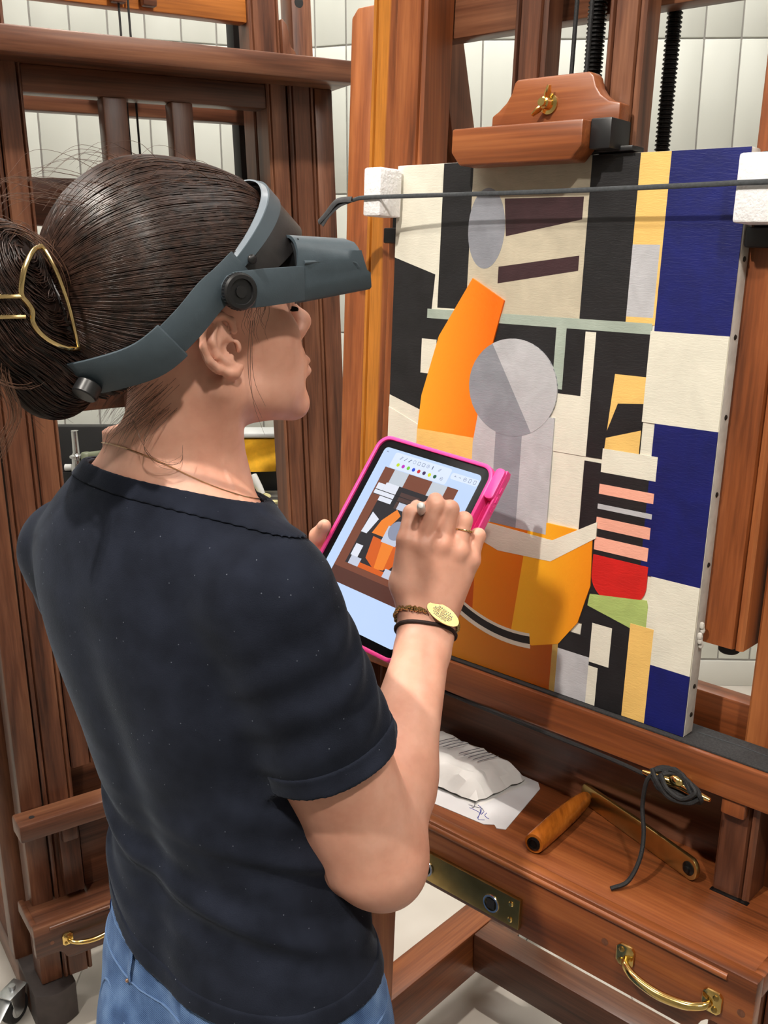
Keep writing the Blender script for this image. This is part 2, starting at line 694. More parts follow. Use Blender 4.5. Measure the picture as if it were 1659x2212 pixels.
class Easel:
    """Studio easel. a = across, d = back, b = up along the tilted frame."""

    def __init__(self, root, z0):
        self.root, self.z0 = root, z0

    def W(self, a, d, b):
        return (a, d * CT + b * ST, self.z0 + b * CT - d * ST)

    def bar(self, name, a0, a1, d0, d1, b0, b1, mat, parent=None, bevel=0.003):
        return box(name, a0, a1, d0, d1, b0, b1, mat, parent or self.root, bevel, fn=self.W)

    def shape(self, name, poly, d0, d1, mat, parent=None, bevel=0.0025):
        m = MB()
        m.prism(poly, lambda a, b: self.W(a, d0, b), lambda a, b: self.W(a, d1, b))
        return m.build(name, mat, parent or self.root, bevel)

    def beaded(self, name, a0, a1, d0, d1, b0, b1, mat, grooves, parent=None):
        """Post with bead grooves cut in its front face (grooves = a positions)."""
        g = 0.0022
        poly = [(a0 + .003, d0), ]
        for x in sorted(grooves):
            poly += [(x - g, d0), (x, d0 + 0.005), (x + g, d0)]
        poly += [(a1 - .003, d0), (a1, d0 + .003), (a1, d1), (a0, d1), (a0, d0 + .003)]
        m = MB()
        m.prism(poly, lambda a, d: self.W(a, d, b0), lambda a, d: self.W(a, d, b1))
        return m.build(name, mat, parent or self.root, 0.0, angle=25)


def screw_thread(m, p0, p1, r, pitch, sides=14):
    p0, p1 = Vector(p0), Vector(p1)
    L = (p1 - p0).length
    n = int(L / pitch)
    prof = []
    for i in range(n):
        h = i * pitch
        prof += [(r * 0.78, h), (r * 0.80, h + pitch * 0.3), (r, h + pitch * 0.48), (r, h + pitch * 0.72)]
    prof.append((r * 0.78, n * pitch))
    m.lathe(prof, p0, p1 - p0, sides)


def brass_handle(E, a0, a1, d, b, parent, sag=0.020):
    h = MB()
    f = lambda a, dd, bb: Vector(E.W(a, dd, bb))
    pts = spline([f(a0 + .012, d - .004, b - .002), f(a0 + .017, d - .012, b - .004), f(a0 + .032, d - .019, b - .007),
                  f((a0 + a1) / 2, d - .021, b - sag * 0.5), f(a1 - .032, d - .019, b - .007), f(a1 - .017, d - .012, b - .004), f(a1 - .012, d - .004, b - .002)], 8)
    rr = [0.0034 + 0.0018 * math.sin(math.pi * i / (len(pts) - 1)) for i in range(len(pts))]
    h.tube(pts, rr, 10)
    o = h.build('handle', 'brass', parent)
    o['label'] = 'polished brass pull handle'
    for x in (a0, a1 - .021):
        pm = MB()
        w, hh, c = .021, .025, .004
        bb0 = b - hh / 2
        poly = [(x + c, bb0), (x + w - c, bb0), (x + w, bb0 + c), (x + w, bb0 + hh - c), (x + w - c, bb0 + hh), (x + c, bb0 + hh), (x, bb0 + hh - c), (x, bb0 + c)]
        pm.prism(poly, lambda a, bq: E.W(a, d - .004, bq), lambda a, bq: E.W(a, d + .001, bq))
        pl = pm.build('handle_plate', 'brass', o, 0.001)
        ins = x + (.0065 if x == a0 else .0145)
        for sb in (-.007, .007):
            sm = MB()
            sm.lathe([(.0032, 0), (.0032, .001), (.002, .0018), (.0, .0018)], f(ins, d - .004, b + sb), f(0, -1, 0) - f(0, 0, 0), 10)
            sm.build('screw', 'aged_brass', o)
    return o


def caster(root, p, face, mat='zinc'):
    """Swivel castor; p is the top fixing point (root-local), face a horizontal unit vector."""
    p = Vector(p)
    fx = Vector(face)
    sx = Vector((-fx.y, fx.x, 0))
    z = Vector((0, 0, 1))
    r = 0.032
    c = Vector((p.x, p.y, r))
    m = MB()
    m.lathe([(r * .55, -.011), (r * .9, -.011), (r, -.007), (r, .007), (r * .9, .011), (r * .55, .011)], c, sx, 20)
    w = m.build('castor_wheel', 'black_rubber', root)
    m = MB()
    m.lathe([(.004, -.014), (r * .55, -.0125), (r * .6, -.0115), (r * .6, .0115), (r * .55, .0125), (.004, .014)], c, sx, 16)
    m.build('hub', 'light_grey_plastic', w)
    m = MB()
    for s in (-1, 1):
        q = [c - fx * .012 - z * .006, c + fx * .014 - z * .006, c + fx * .024 + z * .042, c - fx * .02 + z * .042]
        a = [v + sx * (s * .0145) for v in q]
        b = [v + sx * (s * .0165) for v in q]
        m.add(a + b, BOXF)
    top = c + z * .042
    m.add([top + fx * x + sx * y + z * zz for zz in (0, .003) for x, y in ((-.026, -.018), (.028, -.018), (.028, .018), (-.026, .018))], BOXF)
    m.build('castor_fork', mat, root, 0.0008)
    m = MB()
    a = c + fx * .018 + z * .034
    m.add([a + fx * x + sx * y + z * zz for x, y, zz in ((0, -.013, 0), (.045, -.016, -.022), (.045, .016, -.022), (0, .013, 0), (0, -.013, .003), (.045, -.016, -.019), (.045, .016, -.019), (0, .013, .003))], BOXF)
    m.build('brake_pedal', mat, root, 0.0008)
    m = MB()
    m.tube([c + z * .044, (c.x, c.y, max(p.z, .078))], .007, 10)
    m.build('castor_stem', mat, root)


def tray_parts(E, c, half, d_front, d_back, b_top, b_bot, wx, front_mat):
    """The box under the ledge: floor board, front panel with bead and ogee ends, end boards, handles. c = centre across."""
    a0, a1 = c - half, c + half
    E.bar('tray_board', a0 + .004, a1 - .004, d_front + .018, d_back, b_top - .022, b_top - .008, wx)
    hb = b_top - b_bot
    st = b_top - hb * 0.74
    def ogee(sgn):
        x = c + sgn * half
        return [(x, b_top), (x, st), (x - sgn * .040, st), (x - sgn * .046, st - .002), (x - sgn * .052, st - .008), (x - sgn * .056, b_bot + .006), (x - sgn * .062, b_bot + .0015), (x - sgn * .068, b_bot)]
    r = ogee(1)
    l = ogee(-1)
    poly = r + l[::-1]
    fr = E.shape('tray_front', poly, d_front, d_front + .018, front_mat, None, 0.0022)
    m = MB()
    m.tube([E.W(a0 + .03, d_front + .0005, b_top - .008), E.W(a1 - .03, d_front + .0005, b_top - .008)], (.0042), 10)
    m.build('bead', front_mat, fr)
    for s in (-1, 1):
        for sb in (-.03, ):
            x = c + s * (half - .025)
    for x in (a0, a1 - .012):
        E.bar('tray_end', x, x + .012, d_front + .018, d_back, b_top - .028, b_top - .002, wx)
    brass_handle(E, c + .241, c + .361, d_front, b_top - .042, E.root)
    brass_handle(E, c - .361, c - .241, d_front, b_top - .042, E.root)
    for x in (c + .225, c + .380, c - .225, c - .380):
        m = MB()
        m.lathe([(.0042, 0), (.0042, .0006), (0, .0006)], E.W(x, d_front + .0002, b_top - .040), Vector(E.W(0, -1, 0)) - Vector(E.W(0, 0, 0)), 12)
        m.build('plug', 'walnut_y', fr)


def cord(name, pts, r, mat='cord', parent=None, sides=8, n=10):
    m = MB()
    m.tube(spline(pts, n), r, sides)
    return m.build(name, mat, parent)


# ---- front easel
fe = empty('easel', (-0.005, 1.353, 0), (0, 0, -math.radians(42.4)))
tag(fe, 'orange-brown walnut studio easel on the right holding the colourful abstract painting', 'easel')
E = Easel(fe, 1.012)
C0 = 0.245
mir = lambda a0, a1: (2 * C0 - a1, 2 * C0 - a0)
for side in (0, 1):
    mm = (lambda a, b: (a, b)) if side == 0 else mir
    x0, x1 = mm(-.144, -.100)
    up = E.shape('upright', [(x0, -.90), (x1, -.90), (x1, .868), (x0 + (.012 if side == 0 else 0), .868), (x0, .856)] if side == 0 else
                 [(x0, -.90), (x1, -.90), (x1, .856), (x1 - .012, .868), (x0, .868)], .052, .115, 'warm_walnut_z')
    x0, x1 = mm(-.0985, -.0365)
    E.beaded('rail_post', x0, x1, .046, .105, -.90, 1.16, 'sap_walnut_z' if side == 0 else 'warm_walnut_z', [x0 + .010] if side == 0 else [x1 - .010])
    x0, x1 = mm(-.0315, .0205)
    st = E.beaded('frame_stile', x0, x1, .02, .075, .118, 1.16, 'warm_walnut_z', [x1 - .007] if side == 0 else [x1 - .010])
    m = MB()
    m.lathe([(.012, 0), (.012, .012), (.010, .014), (0, .014)], E.W((x0 + x1) / 2, .047, .118), (0, 0, -1), 16)
    m.build('rubber_foot', 'black_rubber', st)
    # back brace, leaning away behind the upright
    x0, x1 = mm(-.074, -.032)
    m = MB()
    y0, z0 = .115, 1.012 + .98
    y1, z1 = .60, .22
    m.add([(x0, y1 - .025, z1), (x1, y1 - .025, z1), (x1, y1 + .03, z1), (x0, y1 + .03, z1), (x0, y0, z0), (x1, y0, z0), (x1, y0 + .055, z0), (x0, y0 + .055, z0)], BOXF)
    m.build('back_brace', 'walnut_z', fe, .003)
    # floor runner and castors
    x0, x1 = mm(-.185, -.115)
    rn = box('runner', x0, x1, -.30, .66, .085, .19, 'warm_walnut_y', fe, .005)
    for yy in (-.26, .62):
        caster(fe, ((x0 + x1) / 2, yy, .085), (0, -1 if yy < 0 else 1, 0))
E.bar('crossbar', -.0315, .5215, .078, .108, .815, .905, 'walnut_x')
box('stretcher', -.115, .605, .405, .465, .10, .19, 'walnut_x', fe, .005)
# centre mast: two posts, the screws and their cords
E.beaded('mast_post', .158, .204, .02, .052, .06, 1.16, 'walnut_z', [.166, .197])
E.beaded('mast_post', .285, .331, .02, .052, .06, 1.16, 'walnut_z', [.293, .323])
m = MB()
screw_thread(m, E.W(.245, .062, .10), E.W(.245, .062, 1.16), .0112, .0046)
m.build('lead_screw', 'black_metal', fe, angle=20)
m = MB()
screw_thread(m, E.W(.310, .125, .05), E.W(.310, .125, 1.16), .0092, .0050)
m.build('lead_screw', 'black_metal', fe, angle=20)
E.bar('screw_guide', .262, .278, .085, .095, .45, 1.16, 'black_metal')
for x in (.2335, .2535):
    m = MB()
    m.tube([E.W(x, .034, .70), E.W(x + .003, .034, 1.16)], .0026, 8)
    m.build('pull_cord', 'cord', fe)
E.bar('crossbar', -.0315, .5215, .078, .108, -.06, .035, 'warm_walnut_x')
# clamp that holds the canvas top
clp = E.shape('clamp_plate', [(.157, .668), (.157, .698), (.166, .703), (.177, .712), (.184, .722), (.187, .733), (.191, .736), (.287, .736), (.292, .731), (.296, .720), (.303, .711), (.314, .704), (.328, .701), (.328, .668)], -.012, .010, 'warm_walnut_x')
cb = E.shape('clamp_block', [(.124, .655), (.137, .640), (.291, .640), (.304, .655), (.304, .682), (.124, .682)], -.045, -.012, 'warm_walnut_x', clp, .0025)
E.bar('clamp_pad', .304, .330, -.030, .012, .652, .684, 'black_plastic', clp, .002)
E.bar('clamp_foot', .200, .345, -.008, .018, .6515, .657, 'black_plastic', clp, .001)
m = MB()
nrm = Vector(E.W(0, -1, 0)) - Vector(E.W(0, 0, 0))
o0 = Vector(E.W(.237, -.012, .706))
m.lathe([(.0115, 0), (.0115, .002), (.0075, .003), (.0065, .012), (.0045, .013), (.0045, .017), (0, .017)], o0, nrm, 18)
for sx, sz in ((-.62, -.55), (.35, 1.0)):
    ax = (Vector(E.W(sx, 0, sz)) - Vector(E.W(0, 0, 0))).normalized()
    pts = [o0 + nrm * .007 + ax * .004, o0 + nrm * .010 + ax * .011, o0 + nrm * .012 + ax * .019]
    m.tube(pts, [(.0022, .0045), (.0024, .006), (.0016, .0035)], 10, flat=nrm)
wn = m.build('wing_nut', 'brass', clp)
wn['label'] = 'brass wing nut'

# ledge
ledge = E.bar('ledge', -.17, .66, -.016, .045, -.042, .003, 'warm_walnut_x', None, .004)
E.bar('felt_pad', -.155, .645, -.010, .044, .003, .0055, 'felt', ledge, .0006)
m = MB()
m.tube([E.W(.48, .024, .0058), E.W(.53, .026, .0058), E.W(.60, .022, .0058), E.W(.644, .019, .0058)], .0006, 6)
m.build('felt_fold', 'strap', ledge)
for x0, x1 in ((.528, .571), mir(.528, .571)):
    E.beaded('ledge_post', x0, x1, .0, .045, -.166, -.042, 'walnut_z', [x1 - .009])
    E.bar('ledge_block', x0 + .003, x1 - .012, -.012, .0, -.062, -.042, 'warm_walnut_z')
    hg = E.bar('hinge', x0, x1 + .002, -.006, .002, -.170, -.163, 'black_metal', None, .001)
E.bar('tray_back', -.035, .525, .060, .072, -.180, -.043, 'walnut_x')
tray_parts(E, C0, .392, -.135, .072, -.156, -.246, 'warm_walnut_x', 'warm_walnut_x')
# brass socket plate on the tray front
pl = E.bar('socket_plate', .129, .361, -.141, -.135, -.236, -.197, 'aged_brass', None, .0008)
pl['label'] = 'brass plate with two square sockets'
for x in (.169, .218, .321):
    m = MB()
    o1 = Vector(E.W(x, -.141, -.219))
    m.lathe([(.0110, 0), (.0116, .001), (.0112, .002), (.0090, .002), (.0088, -.002), (0, -.002)], o1, nrm, 20)
    so = m.build('socket_ring', 'chrome', pl)
    ax_a = Vector(E.W(1, 0, 0)) - Vector(E.W(0, 0, 0))
    ax_b = Vector(E.W(0, 0, 1)) - Vector(E.W(0, 0, 0))
    m = MB()
    m.add([o1 + nrm * .0012 + ax_a * p + ax_b * q + nrm * k for k in (-.004, .0012) for p, q in ((-.0058, -.0058), (.0058, -.0058), (.0058, .0058), (-.0058, .0058))], BOXF)
    m.build('socket_hole', 'black_matte', pl)
for x in (.141, .349):
    for bb in (-.206, -.227):
        m = MB()
        m.lathe([(.0036, 0), (.0036, .001), (.0022, .0022), (0, .0022)], E.W(x, -.141, bb), nrm, 10)
        m.build('screw', 'brass', pl)
SH = lambda a, d, b: (a - .009, d + .032, b - .015)
# cleat with wound cord
cl = MB()
pts = [E.W(a, d, b) for a, d, b in (SH(*q) for q in ((.455, -.068, -.0205), (.475, -.066, -.0215), (.4955, -.062, -.0225), (.516, -.066, -.0230), (.537, -.068, -.0235)))]
cl.tube(spline(pts, 6), [.0018 + .0042 * math.sin(math.pi * (i + 1.2) / 26.5) for i in range(25)], 10)
for x in (.488, .503):
    cl.tube([E.W(*SH(x, -.0478, -.0222)), E.W(*SH(x, -.063, -.0225))], .0045, 10)
cl.ball(E.W(*SH(.4955, -.064, -.019)), (.011, .006, .0075), 12)
c_o = cl.build('cleat', 'brass', fe)
c_o['label'] = 'brass cleat wound with black cord'

fr_o = Matrix.Translation((-0.005, 1.353, 0)) @ Matrix.Rotation(-math.radians(42.4), 4, 'Z')


def FW(a, d, b):
    """front-easel frame to world"""
    return fr_o @ Vector(E.W(a, d, b))


FX = lambda a, d, b: FW(*SH(a, d, b))
wpts = []
for k in range(0, 130):
    t = k / 130 * 2 * math.pi * 5
    turn = k / 130
    rx = .026 + .006 * math.sin(k * .37)
    rz = .0125 + .003 * math.sin(k * .53 + 1)
    wpts.append(FX(.4975 + rx * math.cos(t), -.0625 - .0055 * math.sin(t * 2.0 + .6) - .004 * turn, -.0240 + rz * math.sin(t) - .004 * math.cos(t)))
rope = MB()
rope.tube(wpts, .0029, 7)
rope.tube(spline([FX(.10, -.035, -.034), FX(.20, -.047, -.030), FX(.322, -.054, -.027), FX(.42, -.058, -.0265), FX(.470, -.066, -.026)], 10), .0027, 7)
rope.tube(spline([FX(.470, -.069, -.016), FX(.463, -.072, -.028), FX(.461, -.072, -.06), FX(.470, -.080, -.090), FX(.474, -.092, -.115), FX(.470, -.108, -.138), FX(.458, -.124, -.1455)], 10), .0026, 7)
rope.tube(spline([FX(.466, -.069, -.012), FX(.475, -.073, -.022), FX(.492, -.0735, -.036), FX(.515, -.0735, -.034), FX(.526, -.071, -.026)], 10), .0028, 7)
rope.tube(spline([FX(.478, -.071, -.014), FX(.490, -.0755, -.026), FX(.508, -.0755, -.031), FX(.522, -.0735, -.019), FX(.514, -.069, -.0125)], 10), .0028, 7)
r_o = rope.build('braided_cord', 'cord')
tag(r_o, 'black braided cord wound on the brass cleat, its tail hanging into the tray', 'cord')

# ---- painting
pt = empty('painting', FW(0, 0, 0.0055), (0, 0, -math.radians(42.4)))
PW, PH, PD = .475, .6445, .022


def PT(a, d, b):
    """painting-local, leaning back with the easel frame"""
    return (a, d * CT + b * ST, b * CT - d * ST)


tag(pt, 'unframed abstract canvas of black, white, blue and orange shapes on the easel ledge', 'painting')
m = MB()
m.add([PT(*p) for p in boxv(0, PW, 0, PD, 0, PH)], BOXF)
m.build('canvas', 'linen', pt, .002)
layer = [0]
PMATS = []


def patch(poly, mat, n=0):
    layer[0] += 1
    d = -.0003 - .00006 * layer[0]
    if mat not in PMATS:
        PMATS.append(mat)
    mi = PMATS.index(mat)
    k = len(pm.v)
    pm.prism(poly, lambda a, b: PT(a, d, b), lambda a, b: PT(a, -.0001, b), mi)


def disc(cx, cy, rx, ry, t0=0, t1=360, n=40):
    return [(cx + rx * math.cos(math.radians(t0 + (t1 - t0) * i / n)), cy + ry * math.sin(math.radians(t0 + (t1 - t0) * i / n))) for i in range(n + (0 if t1 - t0 == 360 else 1))]


def arc_band(cx, cy, rx, ry, w, t0, t1, n=30):
    o = disc(cx, cy, rx, ry, t0, t1, n)
    i = disc(cx, cy, rx - w, ry - w, t0, t1, n)
    return o + i[::-1]


pm = MB()
R = lambda a0, a1, b0, b1: [(a0, b0), (a1, b0), (a1, b1), (a0, b1)]
patch(R(.0005, PW - .0005, .0005, PH - .0005), 'paint_white')
patch(R(.078, .125, .466, .6440), 'paint_black')
patch([(.0006, .345), (.058, .330), (.072, .508), (.0006, .528)], 'paint_black')
patch(R(.125, .292, .46, .6440), 'paint_beige')
patch([(.18, .556), (.285, .575), (.285, .600), (.175, .600)], 'paint_umber')
patch([(.172, .50), (.285, .518), (.285, .535), (.172, .520)], 'paint_umber')
patch(disc(.150, .565, .028, .048), 'paint_grey')
patch(R(.292, .352, .462, .6440), 'paint_black')
patch(R(.352, .392, .462, .6440), 'paint_yellow')
patch(R(.352, .385, .47, .548), 'paint_lightgrey')
patch(R(.388, .4745, .456, .6440), 'paint_blue')
# middle: dark field with pale bars
patch(R(.058, .385, .305, .462), 'paint_black')
patch(R(.062, .385, .452, .464), 'paint_greygreen')
patch(R(.262, .276, .38, .452), 'paint_greygreen')
patch(R(.262, .310, .305, .375), 'paint_white')
patch(R(.302, .316, .305, .450), 'paint_white')
patch([(.0006, .10), (.0006, .328), (.055, .310), (.052, .25), (.03, .10)], 'paint_white')
patch(R(.055, .080, .38, .425), 'paint_white')
patch([(.338, .29), (.384, .285), (.384, .405), (.345, .405)], 'paint_yellow')
patch([(.338, .33), (.384, .345), (.384, .375), (.352, .372)], 'paint_black')
patch(R(.384, .4740, .355, .456), 'paint_white')
patch(R(.400, .4740, .18, .355), 'paint_blue')
# lower right stack
patch(R(.315, .400, .10, .30), 'paint_black')
for i, (c, b0, b1) in enumerate((('paint_white', .290, .318), ('paint_pink', .264, .276), ('paint_lightgrey', .246, .252), ('paint_pink', .222, .236), ('paint_pink', .196, .212))):
    patch(R(.338, .408, b0, b1), c)
patch([(.338, .190), (.410, .190)] + disc(.374, .165, .036, .030, 0, -180, 20), 'paint_red')
patch([(.336, .125), (.425, .105), (.412, .150), (.338, .140)], 'paint_green')
patch([(.330, .085), (.425, .080), (.425, .105), (.332, .125)], 'paint_black')
patch(R(.415, .4740, .075, .18), 'paint_white')
patch(R(.425, .4740, .0008, .075), 'paint_blue')
patch(R(.300, .425, .0008, .085), 'paint_black')
patch(R(.345, .372, .055, .105), 'paint_white')
patch(R(.395, .425, .0008, .118), 'paint_yellow')
patch(R(.290, .345, .0008, .060), 'paint_lightgrey')
patch(R(.345, .358, .0008, .050), 'paint_white')
# big plain warm form, a slanted bar, one disc on a grey shaft
patch(R(.08, .30, .0008, .09), 'paint_ochre')
patch(R(.135, .215, .0008, .07), 'paint_orange_low')
patch(R(.215, .292, .0008, .075), 'paint_orange_low')
patch([(.085, .20), (.19, .215), (.19, .065), (.16, .07), (.12, .085), (.085, .11)], 'paint_orange_a')
patch([(.165, .215), (.262, .215), (.262, .055), (.21, .055), (.165, .068)], 'paint_orange_b')
patch([(.245, .215), (.335, .215), (.338, .15), (.325, .10), (.300, .065), (.262, .052), (.228, .056)], 'paint_orange_c')
patch(arc_band(.23, .27, .215, .225, .020, 205, 278), 'paint_white')
patch(arc_band(.23, .27, .209, .219, .010, 205, 278), 'paint_black')
patch(R(.15, .27, .20, .345), 'paint_lightgrey')
patch(R(.185, .225, .20, .345), 'paint_grey')
patch([(.055, .30), (.060, .35), (.085, .43), (.135, .505), (.185, .480), (.165, .40), (.150, .30)], 'paint_orange_bar')
patch([(.055, .22), (.150, .22), (.150, .305), (.055, .305)], 'paint_yellow')
patch([(.13, .20), (.28, .195), (.34, .230), (.34, .210), (.28, .168), (.20, .165), (.13, .185)], 'paint_white')
patch(disc(.205, .375, .066, .060), 'paint_grey')
patch(disc(.205, .375, .066, .060, -60, 120, 24), 'paint_lightgrey')
pm.build('paint_layer', PMATS, pt, smooth=False)
for i, b in enumerate((.595, .535, .455, .37, .285, .205, .125, .06, .025)):
    m = MB()
    m.lathe([(.0030, 0), (.0030, .0006), (.0016, .0016), (0, .0016)], PT(PW, .011, b), (1, 0, 0), 8)
    m.build('tack', 'tack', pt)
m = MB()
for k in range(5):
    m.ball(PT(PW + .002, .008 + .003 * math.sin(k * 2), .135 - .006 * k), (.0035, .003, .0045), 8)
m.build('canvas_fray', 'linen', pt)

# ---- foam blocks, black brackets and the strap across the painting
def foam_block(a0, a1, d0, d1, b0, b1, lab):
    m = MB()
    n = 8
    rnd = random.Random(int(a0 * 1000) + 5)
    m.add([tuple(FW(*p)) for p in boxv(a0, a1, d0, d1, b0, b1)], BOXF)
    o = m.build('foam_block', 'foam', None, .003)
    return tag(o, lab, 'foam block', 'foam blocks padding the strap')


foam_block(-.018, .012, -.046, -.004, .584, .644, 'white foam block under the strap beside the canvas left edge')
foam_block(.4765, .536, -.034, .012, .574, .640, 'white foam block under the strap beside the canvas right edge')
for nm, a0, a1, lab in (('bracket', -.024, -.0012, 'small black plastic corner bracket below the left foam block'), ('bracket', .4765, .505, 'small black plastic corner bracket behind the right foam block')):
    m = MB()
    m.add([tuple(FW(*p)) for p in boxv(a0, a1, .0195 if a0 > .4 else .0190, .046, .556, .648)], BOXF)
    m.add([tuple(FW(*p)) for p in boxv(a0, a1, .002, .046, .552, .572)], BOXF)
    o = m.build(nm, 'black_plastic', None, .002)
    tag(o, lab, 'bracket')
sp = [FW(-.052, -.030, .6055), FW(-.030, -.044, .606), FW(-.018, -.0482, .6065), FW(.012, -.0482, .607), FW(.05, -.044, .6075), FW(.12, -.0390, .608), FW(.25, -.0370, .6085), FW(.40, -.0374, .610), FW(.4765, -.0382, .6112), FW(.505, -.0382, .6115), FW(.536, -.0380, .6120), FW(.552, -.012, .613), FW(.552, .03, .613)]
m = MB()
m.tube(spline(sp, 6), (.0027, .0010), 10, flat=Vector(FW(0, -1, 0) - FW(0, 0, 0)))
tail = [FW(-.050, -.034, .6062), FW(-.060, -.040, .6055), FW(-.068, -.046, .602), FW(-.080, -.052, .586), FW(-.090, -.055, .576)]
s_t = MB()
s_t.tube(spline(tail, 6), [(.0062, .0020)] * 25, 8, flat=Vector(FW(0, -.7, .7) - FW(0, 0, 0)))
tail = [FW(-.052, -.032, .6055), FW(-.064, -.044, .598), FW(-.076, -.052, .584), FW(-.083, -.056, .572)]
s_t.tube(spline(tail, 6), [(.0055, .0016)] * 19, 8, flat=Vector(FW(0, -.7, .7) - FW(0, 0, 0)))
s_o = m.build('strap', 'strap')
s_t.build('strap_tail', 'tail_black', s_o)
tag(s_o, 'dark grey fabric strap stretched across the painting over two foam blocks', 'strap')

# ---- things lying in the tray
TB = -.164
m = MB()
pa = [(.05, .060), (.250, .058), (.262, .045), (.289, -.073), (.279, -.079), (.272, -.074), (.262, -.083), (.05, -.100)]
m.prism(pa, lambda a, d: tuple(FW(a, d, TB + .0004)), lambda a, d: tuple(FW(a, d, TB + .0012)))
o = m.build('paper_sheet', 'paper')
tag(o, 'white sheet of paper with blue ink scribbles lying in the tray', 'paper')
sc = MB()
rs = random.Random(3)
for (x, d, mi) in ((.232, -.052, 0), (.228, -.060, 0), (.236, -.064, 0), (.222, -.052, 1), (.212, -.045, 1), (.243, -.058, 0)):
    p = [FW(x + rs.uniform(-.006, .006) + .006 * k, d + rs.uniform(-.008, .008) - .004 * k, TB + .0013) for k in range(4)]
    sc.tube(spline(p, 4), .0005, 5, mi=mi)
so = sc.build('ink_mark', ['ink_blue', 'ink_grey'], o)
# crumpled tissue packet
pk = MB()
nx, ny = 18, 10
A0, A1, D0, D1 = .06, .232, -.055, .048
rs = random.Random(9)
top = []
for j in range(ny + 1):
    for i in range(nx + 1):
        s, t = i / nx, j / ny
        a = A0 + (A1 - A0) * s + .006 * (rs.random() - .5) + .014 * (t - .5)
        d = D0 + (D1 - D0) * t + .006 * (rs.random() - .5)
        ex = min(s, 1 - s) * 6
        ey = min(t, 1 - t) * 5
        h = .030 * min(1, .25 + ex) * min(1, .35 + ey) + .006 * (rs.random() - .5)
        if i in (0, nx) or j in (0, ny):
            h = .003 + .003 * rs.random()
        top.append(tuple(FW(a, d, TB + .0014 + h)))
fs = [(j * (nx + 1) + i, j * (nx + 1) + i + 1, (j + 1) * (nx + 1) + i + 1, (j + 1) * (nx + 1) + i) for j in range(ny) for i in range(nx)]
pk.add(top, fs)
bot = [tuple(FW(A0, D0, TB + .0013)), tuple(FW(A1, D0, TB + .0013)), tuple(FW(A1 + .01, D1, TB + .0013)), tuple(FW(A0, D1, TB + .0013))]
pk.add(bot, [(0, 1, 2, 3)])
o = pk.build('tissue_packet', 'tissue', smooth=True, angle=28)
tag(o, 'crumpled white wrapped packet resting on the paper in the tray', 'packet')
pr = MB()
for k in range(9):
    a = .120 + .008 * k + (0.012 if k > 3 else 0)
    pr.tube(spline([FW(a, -.012, TB + .0375), FW(a + .006, .006, TB + .0382), FW(a + .010, .022, TB + .0372)], 4), .0005, 5)
pr.build('print_line', 'ink_grey', o)
# crank: brass arm and turned wooden grip
cr = empty('crank_handle', FW(.42, .02, TB))
inv = Matrix.Translation(-Vector(FW(.42, .02, TB)))


def CW(a, d, b):
    return inv @ FW(a, d, b)


tag(cr, 'brass crank arm with a turned wooden grip lying in the easel tray', 'crank')
p0, p1 = Vector((.326, .058)), Vector((.508, -.006))
dv = (p1 - p0).normalized()
nv = Vector((-dv.y, dv.x))
m = MB()
poly = [(-.004, .0225), (-.008, .018), (-.008, .004), (-.004, .0005)] + [(.188 + .0115 * math.sin(math.pi * i / 10), .012 - .0115 * math.cos(math.pi * i / 10)) for i in range(11)] + [(.10, .0238)]
f0 = lambda s, h, k: CW(p0.x + dv.x * s + nv.x * k, p0.y + dv.y * s + nv.y * k, TB + .0004 + h * 1.22)
m.prism(poly, lambda s, h: tuple(f0(s, h, -.003)), lambda s, h: tuple(f0(s, h, .003)))
m.build('crank_arm', 'crank_brass', cr, .0008)
fwdv = Vector(FW(-nv.x, -nv.y, 0) - FW(0, 0, 0))
m = MB()
m.lathe([(.0085, 0), (.0085, .0012), (.0062, .002), (.0050, .0026), (.0046, .005), (.0030, .0062), (0, .0062)], f0(.187, .012, -.003), fwdv, 16)
m.build('pivot_bolt', 'black_metal', cr)
g0, g1 = CW(.330, .050, TB + .0140), CW(.3435, -.0925, TB + .0140)
m = MB()
L = (g1 - g0).length
m.lathe([(.0080, 0), (.0098, .006), (.0112, .02), (.0130, .05), (.0136, .09), (.0134, .12), (.0130, L - .004), (.0120, L), (0, L)], g0, g1 - g0, 22)
gr = m.build('crank_grip', 'amber_y', cr)
m = MB()
m.lathe([(.0085, 0), (.0085, .0015), (.0055, .0022), (.0055, .0008), (0, .0008)], g1, g1 - g0, 16)
m.build('end_cap', 'black_metal', gr)

